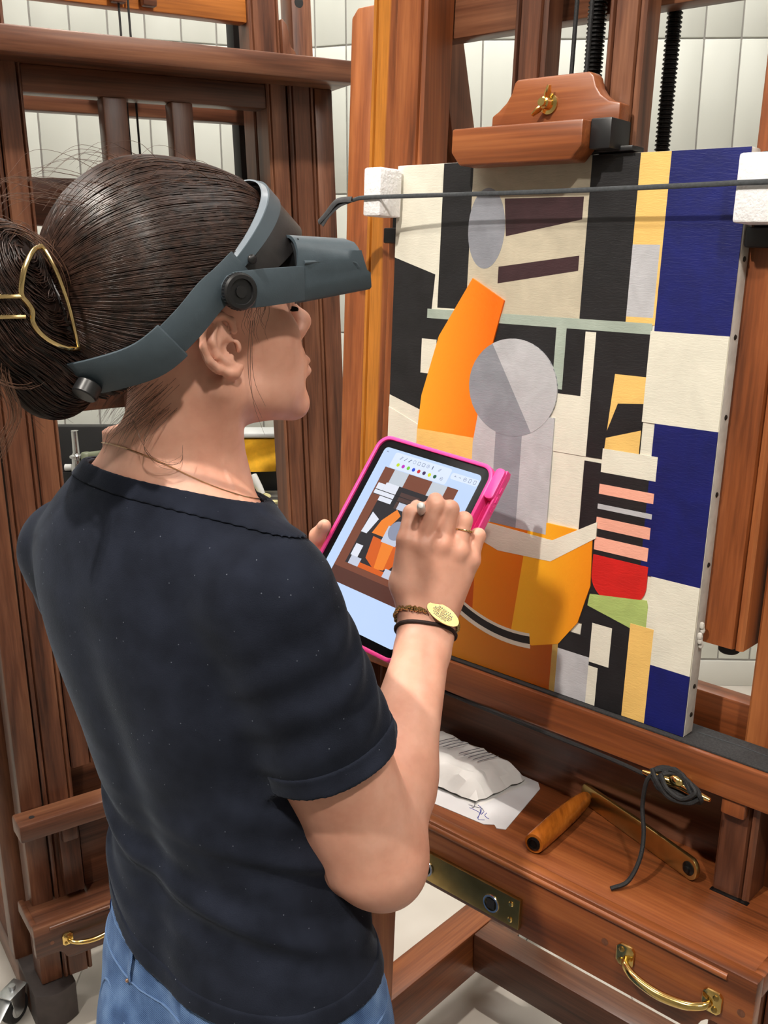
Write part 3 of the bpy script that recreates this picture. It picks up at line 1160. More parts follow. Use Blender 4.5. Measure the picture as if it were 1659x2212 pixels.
# ---- back easel
be = empty('easel', (-.70, 1.70, 0), (0, 0, math.radians(33.8)))
tag(be, 'dark brown walnut easel on the left behind the woman, with a wide top ledge', 'easel')
B = Easel(be, 0.0)
BC = .39
bmir = lambda a0, a1: (2 * BC - a1, 2 * BC - a0)
for side in (0, 1):
    mm = (lambda a, b: (a, b)) if side == 0 else bmir
    x0, x1 = mm(0, .0425)
    B.bar('upright', x0, x1, .0, .062, .085, 1.862, 'walnut_z')
    x0, x1 = mm(.0455, .1045)
    B.beaded('rail_post', x0, x1, -.002, .055, .085, 1.862, 'walnut_z', [x0 + .009, x1 - .009])
    x0, x1 = mm(.1075, .152)
    B.beaded('frame_stile', x0, x1, .0, .05, .54, 1.862, 'walnut_z', [x0 + .007] if side else [x1 - .007])
    x0, x1 = mm(.080, .150)
    ps = B.beaded('mast_post', x0, x1, .064, .112, 1.62, 2.45, 'walnut_z', [x0 + .008, x1 - .008])
    y0 = x1 if side else x0
    s = 1 if side else -1
    cq = [(y0, 1.905), (y0 + s * .030, 1.905), (y0 + s * .030, 1.938), (y0 + s * .027, 1.943), (y0 + s * .020, 1.948), (y0 + s * .017, 1.958), (y0 + s * .016, 1.974), (y0 + s * .012, 1.990), (y0 + s * .004, 2.0), (y0, 2.0)]
    B.shape('corbel', cq, .056, .105, 'walnut_z', ps, .0012)
    x0, x1 = mm(-.026, .022)
    tp = B.bar('rear_post', x0, x1, .115, .165, .085, 2.45, 'walnut_z')
    m = MB()
    m.lathe([(.0105, 0), (.0105, .0006), (0, .0006)], B.W((x0 + x1) / 2 - .006, .115, 2.052), (0, -1, 0), 20)
    m.build('bolt_hole', 'black_matte', tp)
    x0, x1 = mm(-.022, .062)
    box('runner', x0, x1, .022, .66, .004, .080, 'walnut_y', be, .004)
    # rounded dark foot cover
    m = MB()
    n = 10
    poly = []
    for i in range(n + 1):
        t = i / n
        poly.append((x0 + (x1 - x0) * t, -.112 - .016 * math.sin(math.pi * t)))
    poly += [(x1, .02), (x0, .02)]
    m.prism(poly, lambda a, y: (a, y + .095, .0005), lambda a, y: (a, y + .095, .083))
    m.build('foot_cover', 'foot_cover', be, .002)
    xc = x0 - .030 if side == 0 else x1 + .030
    caster(be, (xc, .04, .085), (-.8 if side == 0 else .8, -.6, 0))
    # lower corbel posts
    x0, x1 = mm(.062, .102)
    B.bar('ledge_post', x0, x1, -.022, .0, .282, .444, 'walnut_z')
    B.bar('ledge_block', x0 + .004, x1 - .006, -.036, -.022, .405, .444, 'walnut_z')
B.bar('top_rail', .152, .628, .004, .046, 1.816, 1.862, 'walnut_x')
B.bar('mast_slat', .292, .338, .0, .032, .54, 1.816, 'walnut_z')
B.bar('mast_slat', .424, .468, .0, .032, .54, 1.816, 'walnut_z')
tl = B.shape('top_ledge', [(-.038, 1.862), (-.012, 1.862), (.792, 1.862), (.805, 1.874), (.805, 1.905), (-.038, 1.905)], -.075, .0635, 'walnut_x', None, .004)
B.bar('crossbar', .150, .630, .072, .102, 1.988, 2.065, 'honey_x')
B.bar('crossbar', .02, .76, .168, .198, 1.812, 1.850, 'walnut_x')
B.bar('crossbar', .02, .76, .168, .198, 1.60, 1.690, 'walnut_x')
for x in (.345, .405):
    B.bar('pulley_block', x, x + .028, .050, .070, 1.992, 2.03, 'walnut_x', None, .004)
B.bar('rear_column', .660, .700, .199, .235, 1.58, 2.45, 'black_matte')
B.bar('crossbar', .152, .628, .052, .080, 1.245, 1.325, 'walnut_x')
B.bar('stretcher', .05, .73, .30, .34, .06, .14, 'walnut_x')
B.bar('stretcher', .06, .72, .166, .20, .45, .54, 'walnut_x')
for x in (.3585, .377):
    m = MB()
    m.tube([B.W(x, .060, 1.20), B.W(x + .002, .060, 2.45)], .0022, 8)
    m.build('pull_cord', 'cord', be)
B.bar('cord_block', .398, .414, .040, .052, 1.70, 1.712, 'black_plastic')
l2 = B.bar('ledge', -.018, .80, -.060, .0, .444, .481, 'walnut_x', None, .005)
m = MB()
m.lathe([(.0055, 0), (.0055, .0006), (0, .0006)], B.W(.012, -.035, .4811), (0, 0, 1), 12)
m.build('peg_hole', 'black_matte', l2)
B.bar('tray_back', .11, .67, .010, .03, .26, .444, 'walnut_x')
B.bar('lower_rail', .045, .735, .064, .082, .36, .60, 'walnut_x')
tray_parts(B, BC, .412, -.092, .03, .277, .190, 'walnut_x', 'walnut_x')

# ------------------------------------------------------------------ signed-distance modelling (person, soft things)
def smin(a, b, k):
    h = np.clip(0.5 + 0.5 * (b - a) / k, 0, 1)
    return b * (1 - h) + a * h - k * h * (1 - h)


def smax(a, b, k):
    return -smin(-a, -b, k)


class Cap:
    def __init__(s, a, b, ra, rb):
        s.a, s.b, s.ra, s.rb = np.array(a, float), np.array(b, float), ra, rb
        m = max(ra, rb)
        s.lo, s.hi = np.minimum(s.a, s.b) - m, np.maximum(s.a, s.b) + m

    def d(s, p):
        ba = s.b - s.a
        t = np.clip(((p - s.a) @ ba) / max(ba @ ba, 1e-12), 0, 1)
        return np.linalg.norm(p - s.a - t[:, None] * ba, axis=1) - (s.ra + (s.rb - s.ra) * t)


class Ell:
    def __init__(s, c, r, M=None):
        s.c, s.r = np.array(c, float), np.array(r, float)
        s.M = None if M is None else np.array(M, float)      # columns = axes
        m = s.r.max() if M is not None else s.r
        s.lo, s.hi = s.c - m, s.c + m

    def d(s, p):
        q = p - s.c
        if s.M is not None:
            q = q @ s.M
        k0 = np.linalg.norm(q / s.r, axis=1)
        k1 = np.linalg.norm(q / (s.r * s.r), axis=1)
        return k0 * (k0 - 1.0) / np.maximum(k1, 1e-9)


class Fn:
    def __init__(s, f, lo, hi):
        s.f, s.lo, s.hi = f, np.array(lo, float), np.array(hi, float)

    def d(s, p):
        return s.f(p)


class Sdf:
    def __init__(s):
        s.ops = []

    def u(s, prim, k=0.01):
        s.ops.append((0, prim, k))
        return s

    def sub(s, prim, k=0.004):
        s.ops.append((1, prim, k))
        return s

    def inter(s, fn):
        s.ops.append((2, fn, 0))
        return s

    def __call__(s, p):
        out = np.full(len(p), 0.08)
        for kind, pr, k in s.ops:
            if kind == 2:
                out = np.maximum(out, pr(p))
                continue
            mg = k + 0.03
            msk = np.all((p > pr.lo - mg) & (p < pr.hi + mg), axis=1)
            if not msk.any():
                continue
            d = pr.d(p[msk])
            if kind == 0:
                out[msk] = smin(out[msk], d, k)
            else:
                out[msk] = smax(out[msk], -d, k)
        return out

    def bounds(s):
        lo = np.min([o[1].lo for o in s.ops if o[0] == 0], axis=0)
        hi = np.max([o[1].hi for o in s.ops if o[0] == 0], axis=0)
        return lo - 0.012, hi + 0.012


CORN = np.array([[i, j, k] for i in (0, 1) for j in (0, 1) for k in (0, 1)])
EDG = [(a, b) for a in range(8) for b in range(a + 1, 8) if np.abs(CORN[a] - CORN[b]).sum() == 1]


def sdf_mesh(f, lo, hi, h, coarse=5, newton=1):
    """Sparse surface nets."""
    lo, hi = np.array(lo, float), np.array(hi, float)
    Hc = h * coarse
    nc = np.ceil((hi - lo) / Hc).astype(int)
    g = np.stack(np.meshgrid(*[np.arange(n) for n in nc], indexing='ij'), -1).reshape(-1, 3)
    dc = f(lo + (g + 0.5) * Hc)
    g = g[np.abs(dc) < Hc * 1.25]
    off = np.stack(np.meshgrid(*[np.arange(coarse)] * 3, indexing='ij'), -1).reshape(-1, 3)
    cells = (g[:, None, :] * coarse + off[None]).reshape(-1, 3)
    N = nc * coarse + 3
    key = lambda c: (c[..., 0].astype(np.int64) * N[1] + c[..., 1]) * N[2] + c[..., 2]
    ck = key(cells[:, None, :] + CORN[None])
    uk, inv = np.unique(ck, return_inverse=True)
    inv = inv.reshape(ck.shape)
    pts = np.stack([uk // (N[1] * N[2]), (uk // N[2]) % N[1], uk % N[2]], -1)
    val = np.empty(len(uk))
    for i in range(0, len(uk), 400000):
        val[i:i + 400000] = f(lo + pts[i:i + 400000] * h)
    v8 = val[inv]
    neg = v8 < 0
    act = neg.any(1) & ~neg.all(1)
    cells, v8, neg = cells[act], v8[act], neg[act]
    acc = np.zeros((len(cells), 3))
    cnt = np.zeros(len(cells))
    for a, b in EDG:
        cr = neg[:, a] != neg[:, b]
        t = v8[cr, a] / (v8[cr, a] - v8[cr, b])
        acc[cr] += CORN[a] + t[:, None] * (CORN[b] - CORN[a])
        cnt[cr] += 1
    V = lo + (cells + acc / cnt[:, None]) * h
    cks = key(cells)
    order = np.argsort(cks)
    sk = cks[order]

    def look(c):
        q = key(c)
        i = np.clip(np.searchsorted(sk, q), 0, len(sk) - 1)
        return np.where(sk[i] == q, order[i], -1)
    faces = []
    for ax in range(3):
        e = np.zeros(3, int)
        e[ax] = 1
        b = [i for i in range(8) if (CORN[i] == e).all()][0]
        cr = neg[:, 0] != neg[:, b]
        c = cells[cr]
        u, w = [(1, 2), (2, 0), (0, 1)][ax]
        du, dw = np.zeros(3, int), np.zeros(3, int)
        du[u], dw[w] = 1, 1
        q = np.stack([look(c), look(c - du), look(c - du - dw), look(c - dw)], -1)
        fl = ~neg[cr, 0]
        q[fl] = q[fl][:, ::-1]
        faces.append(q[(q >= 0).all(1)])
    Fq = np.concatenate(faces)
    for _ in range(newton):
        e = h * 0.3
        d0 = f(V)
        gr = np.stack([f(V + np.eye(3)[i] * e) - f(V - np.eye(3)[i] * e) for i in range(3)], -1) / (2 * e)
        n2 = np.maximum((gr ** 2).sum(1), 0.05)
        st = np.clip(d0 / n2, -h, h)
        V = V - gr * st[:, None]
    return V, Fq


def relax(V, Fq, it=4, lam=.5):
    e = np.concatenate([Fq[:, [0, 1]], Fq[:, [1, 2]], Fq[:, [2, 3]], Fq[:, [3, 0]]])
    e = np.concatenate([e, e[:, ::-1]])
    n = len(V)
    deg = np.maximum(np.bincount(e[:, 0], minlength=n), 1)[:, None]
    for _ in range(it):
        m = np.stack([np.bincount(e[:, 0], weights=V[e[:, 1], i], minlength=n) for i in range(3)], 1) / deg
        V = V + (m - V) * lam
    return V


def mesh_obj(name, V, Fq, mat, parent=None, origin=(0, 0, 0)):
    me = bpy.data.meshes.new(name)
    V = np.asarray(V) - np.array(origin)
    me.vertices.add(len(V))
    me.vertices.foreach_set('co', V.astype(np.float32).ravel())
    k = Fq.shape[1]
    me.loops.add(Fq.size)
    me.loops.foreach_set('vertex_index', Fq.astype(np.int32).ravel())
    me.polygons.add(len(Fq))
    me.polygons.foreach_set('loop_start', np.arange(0, Fq.size, k, dtype=np.int32))
    me.polygons.foreach_set('use_smooth', np.ones(len(Fq), bool))
    me.update(calc_edges=True)
    me.validate()
    me.materials.append(MATS[mat])
    o = bpy.data.objects.new(name, me)
    COL.objects.link(o)
    o.parent = parent
    return o


def sdf_obj(name, f, h, mat, parent=None, origin=(0, 0, 0), lo=None, hi=None, coarse=5, rel=0):
    if lo is None:
        lo, hi = f.bounds()
    V, Fq = sdf_mesh(f, lo, hi, h, coarse)
    if rel:
        V = relax(V, Fq, rel)
    return mesh_obj(name, V, Fq, mat, parent, origin)


A3 = lambda *x: np.array(x, float)
# ------------------------------------------------------------------ the woman: measurements
TH = math.radians(42)
FD = A3(math.sin(TH), math.cos(TH), 0)          # way she faces
RD = A3(math.cos(TH), -math.sin(TH), 0)         # her right
sR = A3(-.0990, .8034, 1.2763)
eR = A3(-.0100, .826, 1.0000)
wR = A3(.0467, 1.0094, 1.1581)
sL = A3(-.3460, 1.0450, 1.2400)
eL = A3(-.268, 1.095, .978)
wL = A3(-.128, 1.190, 1.105)
BASE = (-.15, .89, 0)

# head frame: yaw 65 deg, pitched a little up
HT = math.radians(54)
HPI = math.radians(14)
hR = A3(math.cos(HT), -math.sin(HT), 0)
hF0 = A3(math.sin(HT), math.cos(HT), 0)
hF = hF0 * math.cos(HPI) + A3(0, 0, 1) * math.sin(HPI)
hU = np.cross(hR, hF)
HM = np.stack([hR, hF, hU], 1)                  # local -> world columns
HL = np.stack([hR, hF0, A3(0, 0, 1)], 1)        # level head frame
HO = A3(-.1694, .905, 1.4860)
HS = .95


def hw(x, y, z):
    """head-local (metres, adult size) -> world"""
    return HO + HM @ (A3(x, y, z) * HS)


def lw(x, y, z):
    """level head frame -> world"""
    return A3(-.1694, .905, 1.4945) + HL @ A3(x, y, z)


def hell(c, r):
    return Ell(hw(*c), A3(*r) * HS, HM)


def hcap(a, b, ra, rb):
    return Cap(hw(*a), hw(*b), ra * HS, rb * HS)


def torso_fn(grow, wrinkle=0.0):
    zs = np.array([.56, .66, .74, .82, .90, 1.00, 1.10, 1.19, 1.265, 1.315, 1.355, 1.385])
    w_ = np.array([.165, .175, .182, .180, .163, .138, .144, .160, .166, .135, .088, .050])
    db = np.array([.100, .112, .122, .118, .100, .086, .096, .106, .102, .090, .078, .052])
    df = np.array([.090, .095, .098, .100, .098, .095, .108, .125, .100, .070, .054, .045])
    cx = np.interp(zs, [.82, 1.0, 1.27, 1.39], [-.1440, -.164, -.2127, -.2080])
    cy = np.interp(zs, [.82, 1.0, 1.27, 1.39], [.884, .896, .924, .922])
    zz = np.linspace(zs[0], zs[-1], 240)

    def sm(v):
        y = np.interp(zz, zs, v)
        k = np.hanning(33)
        k /= k.sum()
        return np.convolve(np.pad(y, 16, mode='edge'), k, 'valid')
    W_, DB, DF, CX, CY = sm(w_), sm(db), sm(df), sm(cx), sm(cy)

    def f(p):
        z = p[:, 2]
        w, b, ff = np.interp(z, zz, W_) + grow, np.interp(z, zz, DB) + grow, np.interp(z, zz, DF) + grow
        dx, dy = p[:, 0] - np.interp(z, zz, CX), p[:, 1] - np.interp(z, zz, CY)
        x, y = dx * RD[0] + dy * RD[1], dx * FD[0] + dy * FD[1]
        dp = np.where(y > 0, ff, b)
        # shallow spine hollow
        sp = 0.006 * np.exp(-(x / .028) ** 2) * (y < 0) * np.clip((1.30 - z) / .15, 0, 1)
        n = 2.35
        q = (np.abs(x / w) ** n + np.abs(y / dp) ** n) ** (1 / n)
        d = (q - 1) * np.minimum(w, dp) * 0.93 + sp
        if wrinkle:
            win = np.exp(-((z - .985) / .060) ** 2)
            ph = 95 * (z + .30 * x + .10 * y) + 1.4 * np.sin(16 * x + 3) + 1.0 * np.sin(31 * y)
            s1 = np.sin(ph)
            d = d + wrinkle * win * (s1 * np.abs(s1) ** .3 + .6 * np.sin(1.73 * ph + 1.3 + 9 * x))
            win2 = np.exp(-((z - 1.10) / .08) ** 2) * np.clip((x + .02) / .10, 0, 1)
            d = d + wrinkle * .55 * win2 * np.sin(70 * (z - .6 * x) + 2 * np.sin(13 * y))
        d = np.maximum(d, .50 - z)
        return np.maximum(d, z - 1.40)
    return Fn(f, A3(-.46, .64, .52), A3(.12, 1.2, 1.40))


# ------------------------------------------------------------------ body (one continuous mesh)
person = empty('person', BASE)
tag(person, 'woman in black t-shirt and jeans, seen from behind, drawing on a tablet', 'person')
body = Sdf()
body.u(torso_fn(-.007), .02)
nb = A3(-.1930, .900, 1.345)
body.u(Cap(hw(0, -.020, -.03), nb, .0495, .0535), .03)
body.u(Cap(nb + A3(0, 0, -.005), sR + A3(-.012, .008, .012), .045, .040), .035)
body.u(Cap(nb + A3(0, 0, -.005), sL + A3(.012, -.008, .012), .045, .040), .035)
# sternomastoid ridge on her right
body.u(Cap(hw(.058, -.012, -.04), nb + RD * .022 + FD * .045 + A3(0, 0, -.01), .011, .010), .022)
# right arm
armR = Sdf()
armR.u(Cap(sR, sR + (eR - sR) * .5, .048, .0535), .03)
armR.u(Cap(sR + (eR - sR) * .5, eR + A3(0, 0, .010), .0535, .0490), .008)
ax = (wR - eR) / np.linalg.norm(wR - eR)
side = np.cross(ax, A3(0, -1, .2))
side /= np.linalg.norm(side)
armR.u(Cap(eR + A3(.004, 0, .004), eR + (wR - eR) * .34, .039, .041), .022)
armR.u(Ell(eR + A3(.014, -.006, -.008), (.030, .030, .032)), .022)
for s in (-1, 1):
    armR.u(Cap(eR + (wR - eR) * .30 + side * (s * .008), wR - ax * .01 + side * (s * .0095), .034, .0185), .02)
armR.u(Cap(wR - ax * .02 + side * .012, wR + ax * .012 + side * .010, .0165, .016), .012)
armR.u(Cap(wR - ax * .02 - side * .012, wR + ax * .012 - side * .010, .0165, .016), .012)
lo_, hi_ = armR.bounds()
body.u(Fn(armR, lo_ + .012, hi_ - .012), .012)
# right hand
MC = dict(i=A3(.0405, 1.0200, 1.2540), m=A3(.0620, 1.0165, 1.2560), r=A3(.0800, 1.0190, 1.2480), p=A3(.0935, 1.0240, 1.2360))
PI_ = dict(i=A3(.0556, 1.0230, 1.2985), m=A3(.0705, 1.0260, 1.2925), r=A3(.0862, 1.0300, 1.2790), p=A3(.1020, 1.0320, 1.2610))
DI = dict(i=A3(.0560, 1.0470, 1.2960), m=A3(.0680, 1.0505, 1.2840), r=A3(.0830, 1.0545, 1.2680), p=A3(.0985, 1.0530, 1.2495))
TI = dict(i=A3(.0500, 1.0640, 1.2840), m=A3(.0575, 1.0640, 1.2700), r=A3(.0730, 1.0640, 1.2520), p=A3(.0900, 1.0620, 1.2360))
RD_ = dict(i=(.0105, .0092, .0082, .0070), m=(.0108, .0094, .0084, .0072), r=(.0102, .0088, .0079, .0068), p=(.0092, .0078, .0070, .0061))
wl, wr = wR + side * .011, wR - side * .011
if np.dot(side, A3(1, 0, 0)) > 0:
    wl, wr = wr, wl
hand = Sdf()
hand.u(Cap(wl + ax * .005, MC['i'], .0175, .0125), .012)
hand.u(Cap(wl * .6 + wr * .4 + ax * .005, MC['m'], .0175, .0125), .012)
hand.u(Cap(wl * .35 + wr * .65 + ax * .005, MC['r'], .0170, .0120), .012)
hand.u(Cap(wr + ax * .005, MC['p'], .0160, .0108), .012)
pc = (wR + MC['m'] + MC['r'] + MC['i']) / 4 + A3(-.002, .012, 0)
hand.u(Ell(pc, (.031, .016, .036)), .014)
for k in 'imrp':
    r = RD_[k]
    fgr = Sdf()
    fgr.u(Cap(MC[k], PI_[k], r[0], r[1]), .004)
    fgr.u(Cap(PI_[k], DI[k], r[1] * 1.02, r[2]), .004)
    fgr.u(Cap(DI[k], TI[k], r[2], r[3]), .004)
    lo_, hi_ = fgr.bounds()
    hand.u(Fn(fgr, lo_ + .012, hi_ - .012), .0035)
    hand.u(Ell(MC[k] + A3(0, -.004, .001), A3(1, 1, 1) * r[0] * .86), .008)
# thumb
tc, tm, tip_, tt = A3(.0215, 1.0160, 1.2120), A3(.0245, 1.0190, 1.2600), A3(.0300, 1.0330, 1.2860), A3(.0365, 1.0570, 1.2860)
th = Sdf()
th.u(Cap(tc, tm, .0150, .0105), .006).u(Cap(tm, tip_, .0105, .0092), .005).u(Cap(tip_, tt, .0092, .0076), .004)
lo_, hi_ = th.bounds()
hand.u(Cap(wl, tc, .0165, .0155), .012)
hand.u(Fn(th, lo_ + .012, hi_ - .012), .007)
lo_, hi_ = hand.bounds()
body.u(Fn(hand, lo_ + .012, hi_ - .012), .010)

# tablet frame (needed for the left hand)
TBc = A3(.007, 1.146, 1.2165)
TBr = A3(.712, -.699, -.073)
TBr /= np.linalg.norm(TBr)
TBu = A3(.459, .384, .801)
TBu -= TBr * (TBu @ TBr)
TBu /= np.linalg.norm(TBu)
TBn = np.cross(TBr, TBu)


def tw(x, y, z=0):
    return TBc + TBr * x + TBu * y + TBn * z


# left arm and hand (carrying the tablet from behind, thumb over the edge)
body.u(Cap(sL, eL, .046, .041), .03)
body.u(Cap(eL, wL, .040, .022), .03)
lp = tw(-.105, -.062, -.034)
body.u(Cap(wL, lp, .022, .020), .015)
body.u(Ell((wL + lp) / 2 + TBn * -.004, (.026, .022, .034)), .015)
for k in range(4):
    a = tw(-.088, -.030 - .020 * k, -.031)
    b = tw(-.048, -.018 - .021 * k, -.028)
    c = tw(-.010, -.012 - .021 * k, -.0245)
    body.u(Cap(a, b, .0095, .0088), .006)
    body.u(Cap(b, c, .0086, .0074), .004)
    body.u(Cap(lp, a, .016, .0105), .012)
t0, t1, t2, t3 = lp, tw(-.117, -.040, -.014), tw(-.109, -.026, .004), tw(-.098, -.012, .0125)
body.u(Cap(t0, t1, .017, .0115), .012)
body.u(Cap(t1, t2, .0112, .0098), .006)
body.u(Cap(t2, t3, .0098, .0082), .005)

# head
hd = Sdf()
hd.u(hell((0, -.012, .050), (.071, .094, .083)), .02)
hd.u(hell((0, .040, .046), (.059, .056, .052)), .025)
hd.u(hell((0, .040, -.018), (.0545, .054, .062)), .025)
hd.u(hell((0, .045, -.058), (.042, .047, .040)), .022)
hd.u(hell((0, .078, -.088), (.017, .0165, .0155)), .022)
for s in (-1, 1):
    hd.u(hcap((s * .050, .006, -.048), (s * .020, .076, -.092), .0135, .011), .022)
    hd.u(hell((s * .042, .057, -.012), (.018, .025, .020)), .022)
    hd.u(hell((s * .034, .056, -.045), (.016, .026, .028)), .025)
    hd.u(hcap((s * .012, .093, .034), (s * .044, .078, .034), .0075, .006), .014)
    hd.sub(hell((s * .031, .105, .012), (.017, .013, .010)), .014)
    hd.u(hell((s * .031, .0785, .013), (.0135, .0125, .0118)), .005)
    hd.u(hell((s * .0105, .1035, -.024), (.0075, .0095, .0065)), .007)
hd.u(hcap((0, .094, .024), (0, .1125, -.014), .0065, .0085), .012)
hd.u(hell((0, .1150, -.0185), (.0095, .0100, .0088)), .010)
hd.u(hell((0, .085, -.048), (.028, .018, .026)), .016)
hd.u(hell((0, .1020, -.0545), (.020, .0080, .0060)), .007)
hd.u(hell((0, .1010, -.0660), (.018, .0084, .0068)), .007)
hd.sub(hcap((-.021, .1035, -.0600), (.021, .1035, -.0600), .0016, .0016), .004)
hd.sub(hcap((-.014, .105, -.0775), (.014, .105, -.0775), .004, .004), .010)
# ears
for s in (-1, 1):
    EO = A3(s * .0700, -.0085, .003)
    def ep(y, z, o=0.0):
        return tuple(EO + A3(s * (.004 + o + max(0, -y) * .40), y * 1.22, z * .96))
    hd.u(hell(ep(-.006, .002, -.001), (.0048, .0165, .026)), .006)
    out = [(.010, .010), (.010, .020), (.003, .028), (-.008, .029), (-.0165, .021), (-.0195, .008), (-.0175, -.006), (-.0115, -.017), (-.004, -.0245), (.003, -.0275), (.0075, -.0235)]
    for (y0, z0), (y1, z1) in zip(out[:-1], out[1:]):
        hd.u(hcap(ep(y0, z0, .0030), ep(y1, z1, .0030), .0031, .0031), .0022)
    hd.u(hell(ep(.002, -.024, .0015), (.004, .0065, .0065)), .005)
    hd.sub(hell(ep(-.003, .015, .0085), (.0058, .0085, .0085)), .004)
    hd.sub(hell(ep(.002, -.004, .0085), (.0085, .0088, .0098)), .004)
    anti = [(-.004, .020), (-.0105, .008), (-.0095, -.005), (-.003, -.0145)]
    for (y0, z0), (y1, z1) in zip(anti[:-1], anti[1:]):
        hd.u(hcap(ep(y0, z0, .0030), ep(y1, z1, .0030), .0024, .0024), .004)
    hd.u(hell(ep(.0105, -.005, .0008), (.0034, .0032, .0060)), .006)
    hd.sub(hell(ep(.0065, -.005, .0020), (.006, .0035, .0042)), .003)
lo_, hi_ = hd.bounds()
body.u(Fn(hd, lo_ + .012, hi_ - .012), .018)
b_o = sdf_obj('body', body, .0020, 'skin', person, BASE)

# nails and lashes
for (q0, q1, nrm_, rr) in ((t2, t3, TBn, .0082), (tip_, tt, A3(-.5, -.6, .6), .0078)):
    m = MB()
    axn = (q1 - q0) / np.linalg.norm(q1 - q0)
    nn = nrm_ - axn * (nrm_ @ axn)
    nn /= np.linalg.norm(nn)
    sd = np.cross(axn, nn)
    m.ball(tuple(q1 - np.array(BASE) + nn * rr * .80 - axn * .001), (rr * .62, rr * .85, rr * .30), 14, axes=(Vector(sd), Vector(axn), Vector(nn)))
    m.build('nail', 'nail', person)
m = MB()
for s in (1,):
    for k in range(16):
        t = k / 15
        a = hw(s * (.022 + .021 * t), .0895 - .011 * t * t, .0085 - .001 * math.sin(math.pi * t))
        b = hw(s * (.023 + .024 * t), .0985 - .010 * t * t, .0035)
        mid = (a + b) / 2 + HM @ A3(0, 0, -.0012)
        m.tube([tuple(np.array(q) - np.array(BASE)) for q in (a, mid, b)], [.0006, .0005, .0002], 4)
m.build('eyelash', 'lash', person)

# ------------------------------------------------------------------ clothes
cuffR = sR + (eR - sR) * .56
axU = (eR - sR) / np.linalg.norm(eR - sR)
cuffL = sL + (eL - sL) * .58
axL = (eL - sL) / np.linalg.norm(eL - sL)


def sleeve(s0, cf, axs, r0, r1):
    c = Cap(s0, cf + axs * .03, r0, r1)

    def f(p):
        rel = p - s0
        t = rel @ axs
        wr_ = .0022 * np.sin(150 * t + 12 * rel[:, 0] + 3 * np.sin(40 * rel[:, 1])) * np.clip(t / .06, 0, 1)
        d = c.d(p) + wr_ * .7
        u = (p - cf) @ axs
        return np.maximum(d, u - .0035)
    return Fn(f, c.lo, c.hi)


def hem_z(p):
    xl = (p[:, 0] + .150) * RD[0] + (p[:, 1] - .888) * RD[1]
    return .876 + .055 * np.clip(-xl / .15, 0, 1) ** 1.4 + .004 * np.sin(9 * p[:, 0])


def shirt_sdf(grow=0.0, holes=True):
    s = Sdf()
    s.u(torso_fn(.002 + grow, .0030), .02)
    s.u(Cap(nb + A3(0, 0, -.004), sR + A3(-.013, .009, .010), .053 + grow, .049 + grow), .035)
    s.u(Cap(nb + A3(0, 0, -.004), sL + A3(.013, -.009, .010), .053 + grow, .049 + grow), .035)
    s.u(sleeve(sR, cuffR, axU, .0590 + grow, .0640 + grow), .016)
    s.u(sleeve(sL, cuffL, axL, .0560 + grow, .0590 + grow), .016)
    s.inter(lambda p: (hem_z(p)) - p[:, 2])
    return s


NKA = hw(0, -.020, -.03) - nb
NKA /= np.linalg.norm(NKA)
NKP = A3(-.193, .900, 1.3560)
NKN = A3(0, 0, 1) + FD * .26 + RD * .04
NKN /= np.linalg.norm(NKN)


def neck_d(p):
    """height above the slanting neckline plane"""
    return (p - NKP) @ NKN


gI = shirt_sdf(-.0055)
shirt = shirt_sdf()
shirt.inter(lambda p: np.maximum(neck_d(p), -.03))
# hollow the neckline so the skin drops into it
shirt.ops.append((1, Fn(lambda p: np.maximum(gI(p), -.012 - neck_d(p)), nb - .14, nb + .14), .001))
sh_o = sdf_obj('t_shirt', shirt, .0030, 'black_jersey', person, BASE, coarse=4, rel=2)

g0 = shirt_sdf(.0022)
g1 = shirt_sdf(-.004)
g0b, g1b = shirt_sdf(.0022), shirt_sdf(-.004)
g0b.ops.pop()
g1b.ops.pop()
gU = shirt_sdf()


def collar_f(p):
    nd = neck_d(p)
    return np.maximum(np.abs(gU(p) - .0002) - .0020, np.maximum(nd - .0012, -.0170 - nd))


V, Fq = sdf_mesh(collar_f, nb - A3(.16, .16, .09), nb + A3(.16, .16, .06), .0016, 4, 0)
V = relax(V, Fq, 7)
mesh_obj('collar', V - np.array(BASE), Fq, 'black_jersey', sh_o)['label'] = 'ribbed black collar band'


slc = Cap(sR, cuffR + axU * .03, .0590, .0640)


def hem_f(p):
    t = (p - cuffR) @ axU
    rel_ = p - sR
    s_ = rel_ @ axU
    d = slc.d(p) + .7 * .0022 * np.sin(150 * s_ + 12 * rel_[:, 0] + 3 * np.sin(40 * rel_[:, 1]))
    return np.maximum(np.abs(d - .0004) - .0020, np.maximum(t - .0030, -.018 - t))


V, Fq = sdf_mesh(hem_f, cuffR - .09, cuffR + .09, .0017, 4, 0)
V = relax(V, Fq, 7) - np.array(BASE)
mesh_obj('sleeve_hem', V, Fq, 'black_jersey', sh_o)


def hem2_f(p):
    z = p[:, 2] - (hem_z(p))
    return np.maximum(np.maximum(g0b(p) + .0004, -g1b(p)), np.maximum(z - .020, -z - .002))


V, Fq = sdf_mesh(hem2_f, A3(-.42, .64, .86), A3(.12, 1.14, .965), .0024, 4, 0)
V = relax(V, Fq, 6)
mesh_obj('bottom_hem', V - np.array(BASE), Fq, 'black_jersey', sh_o)

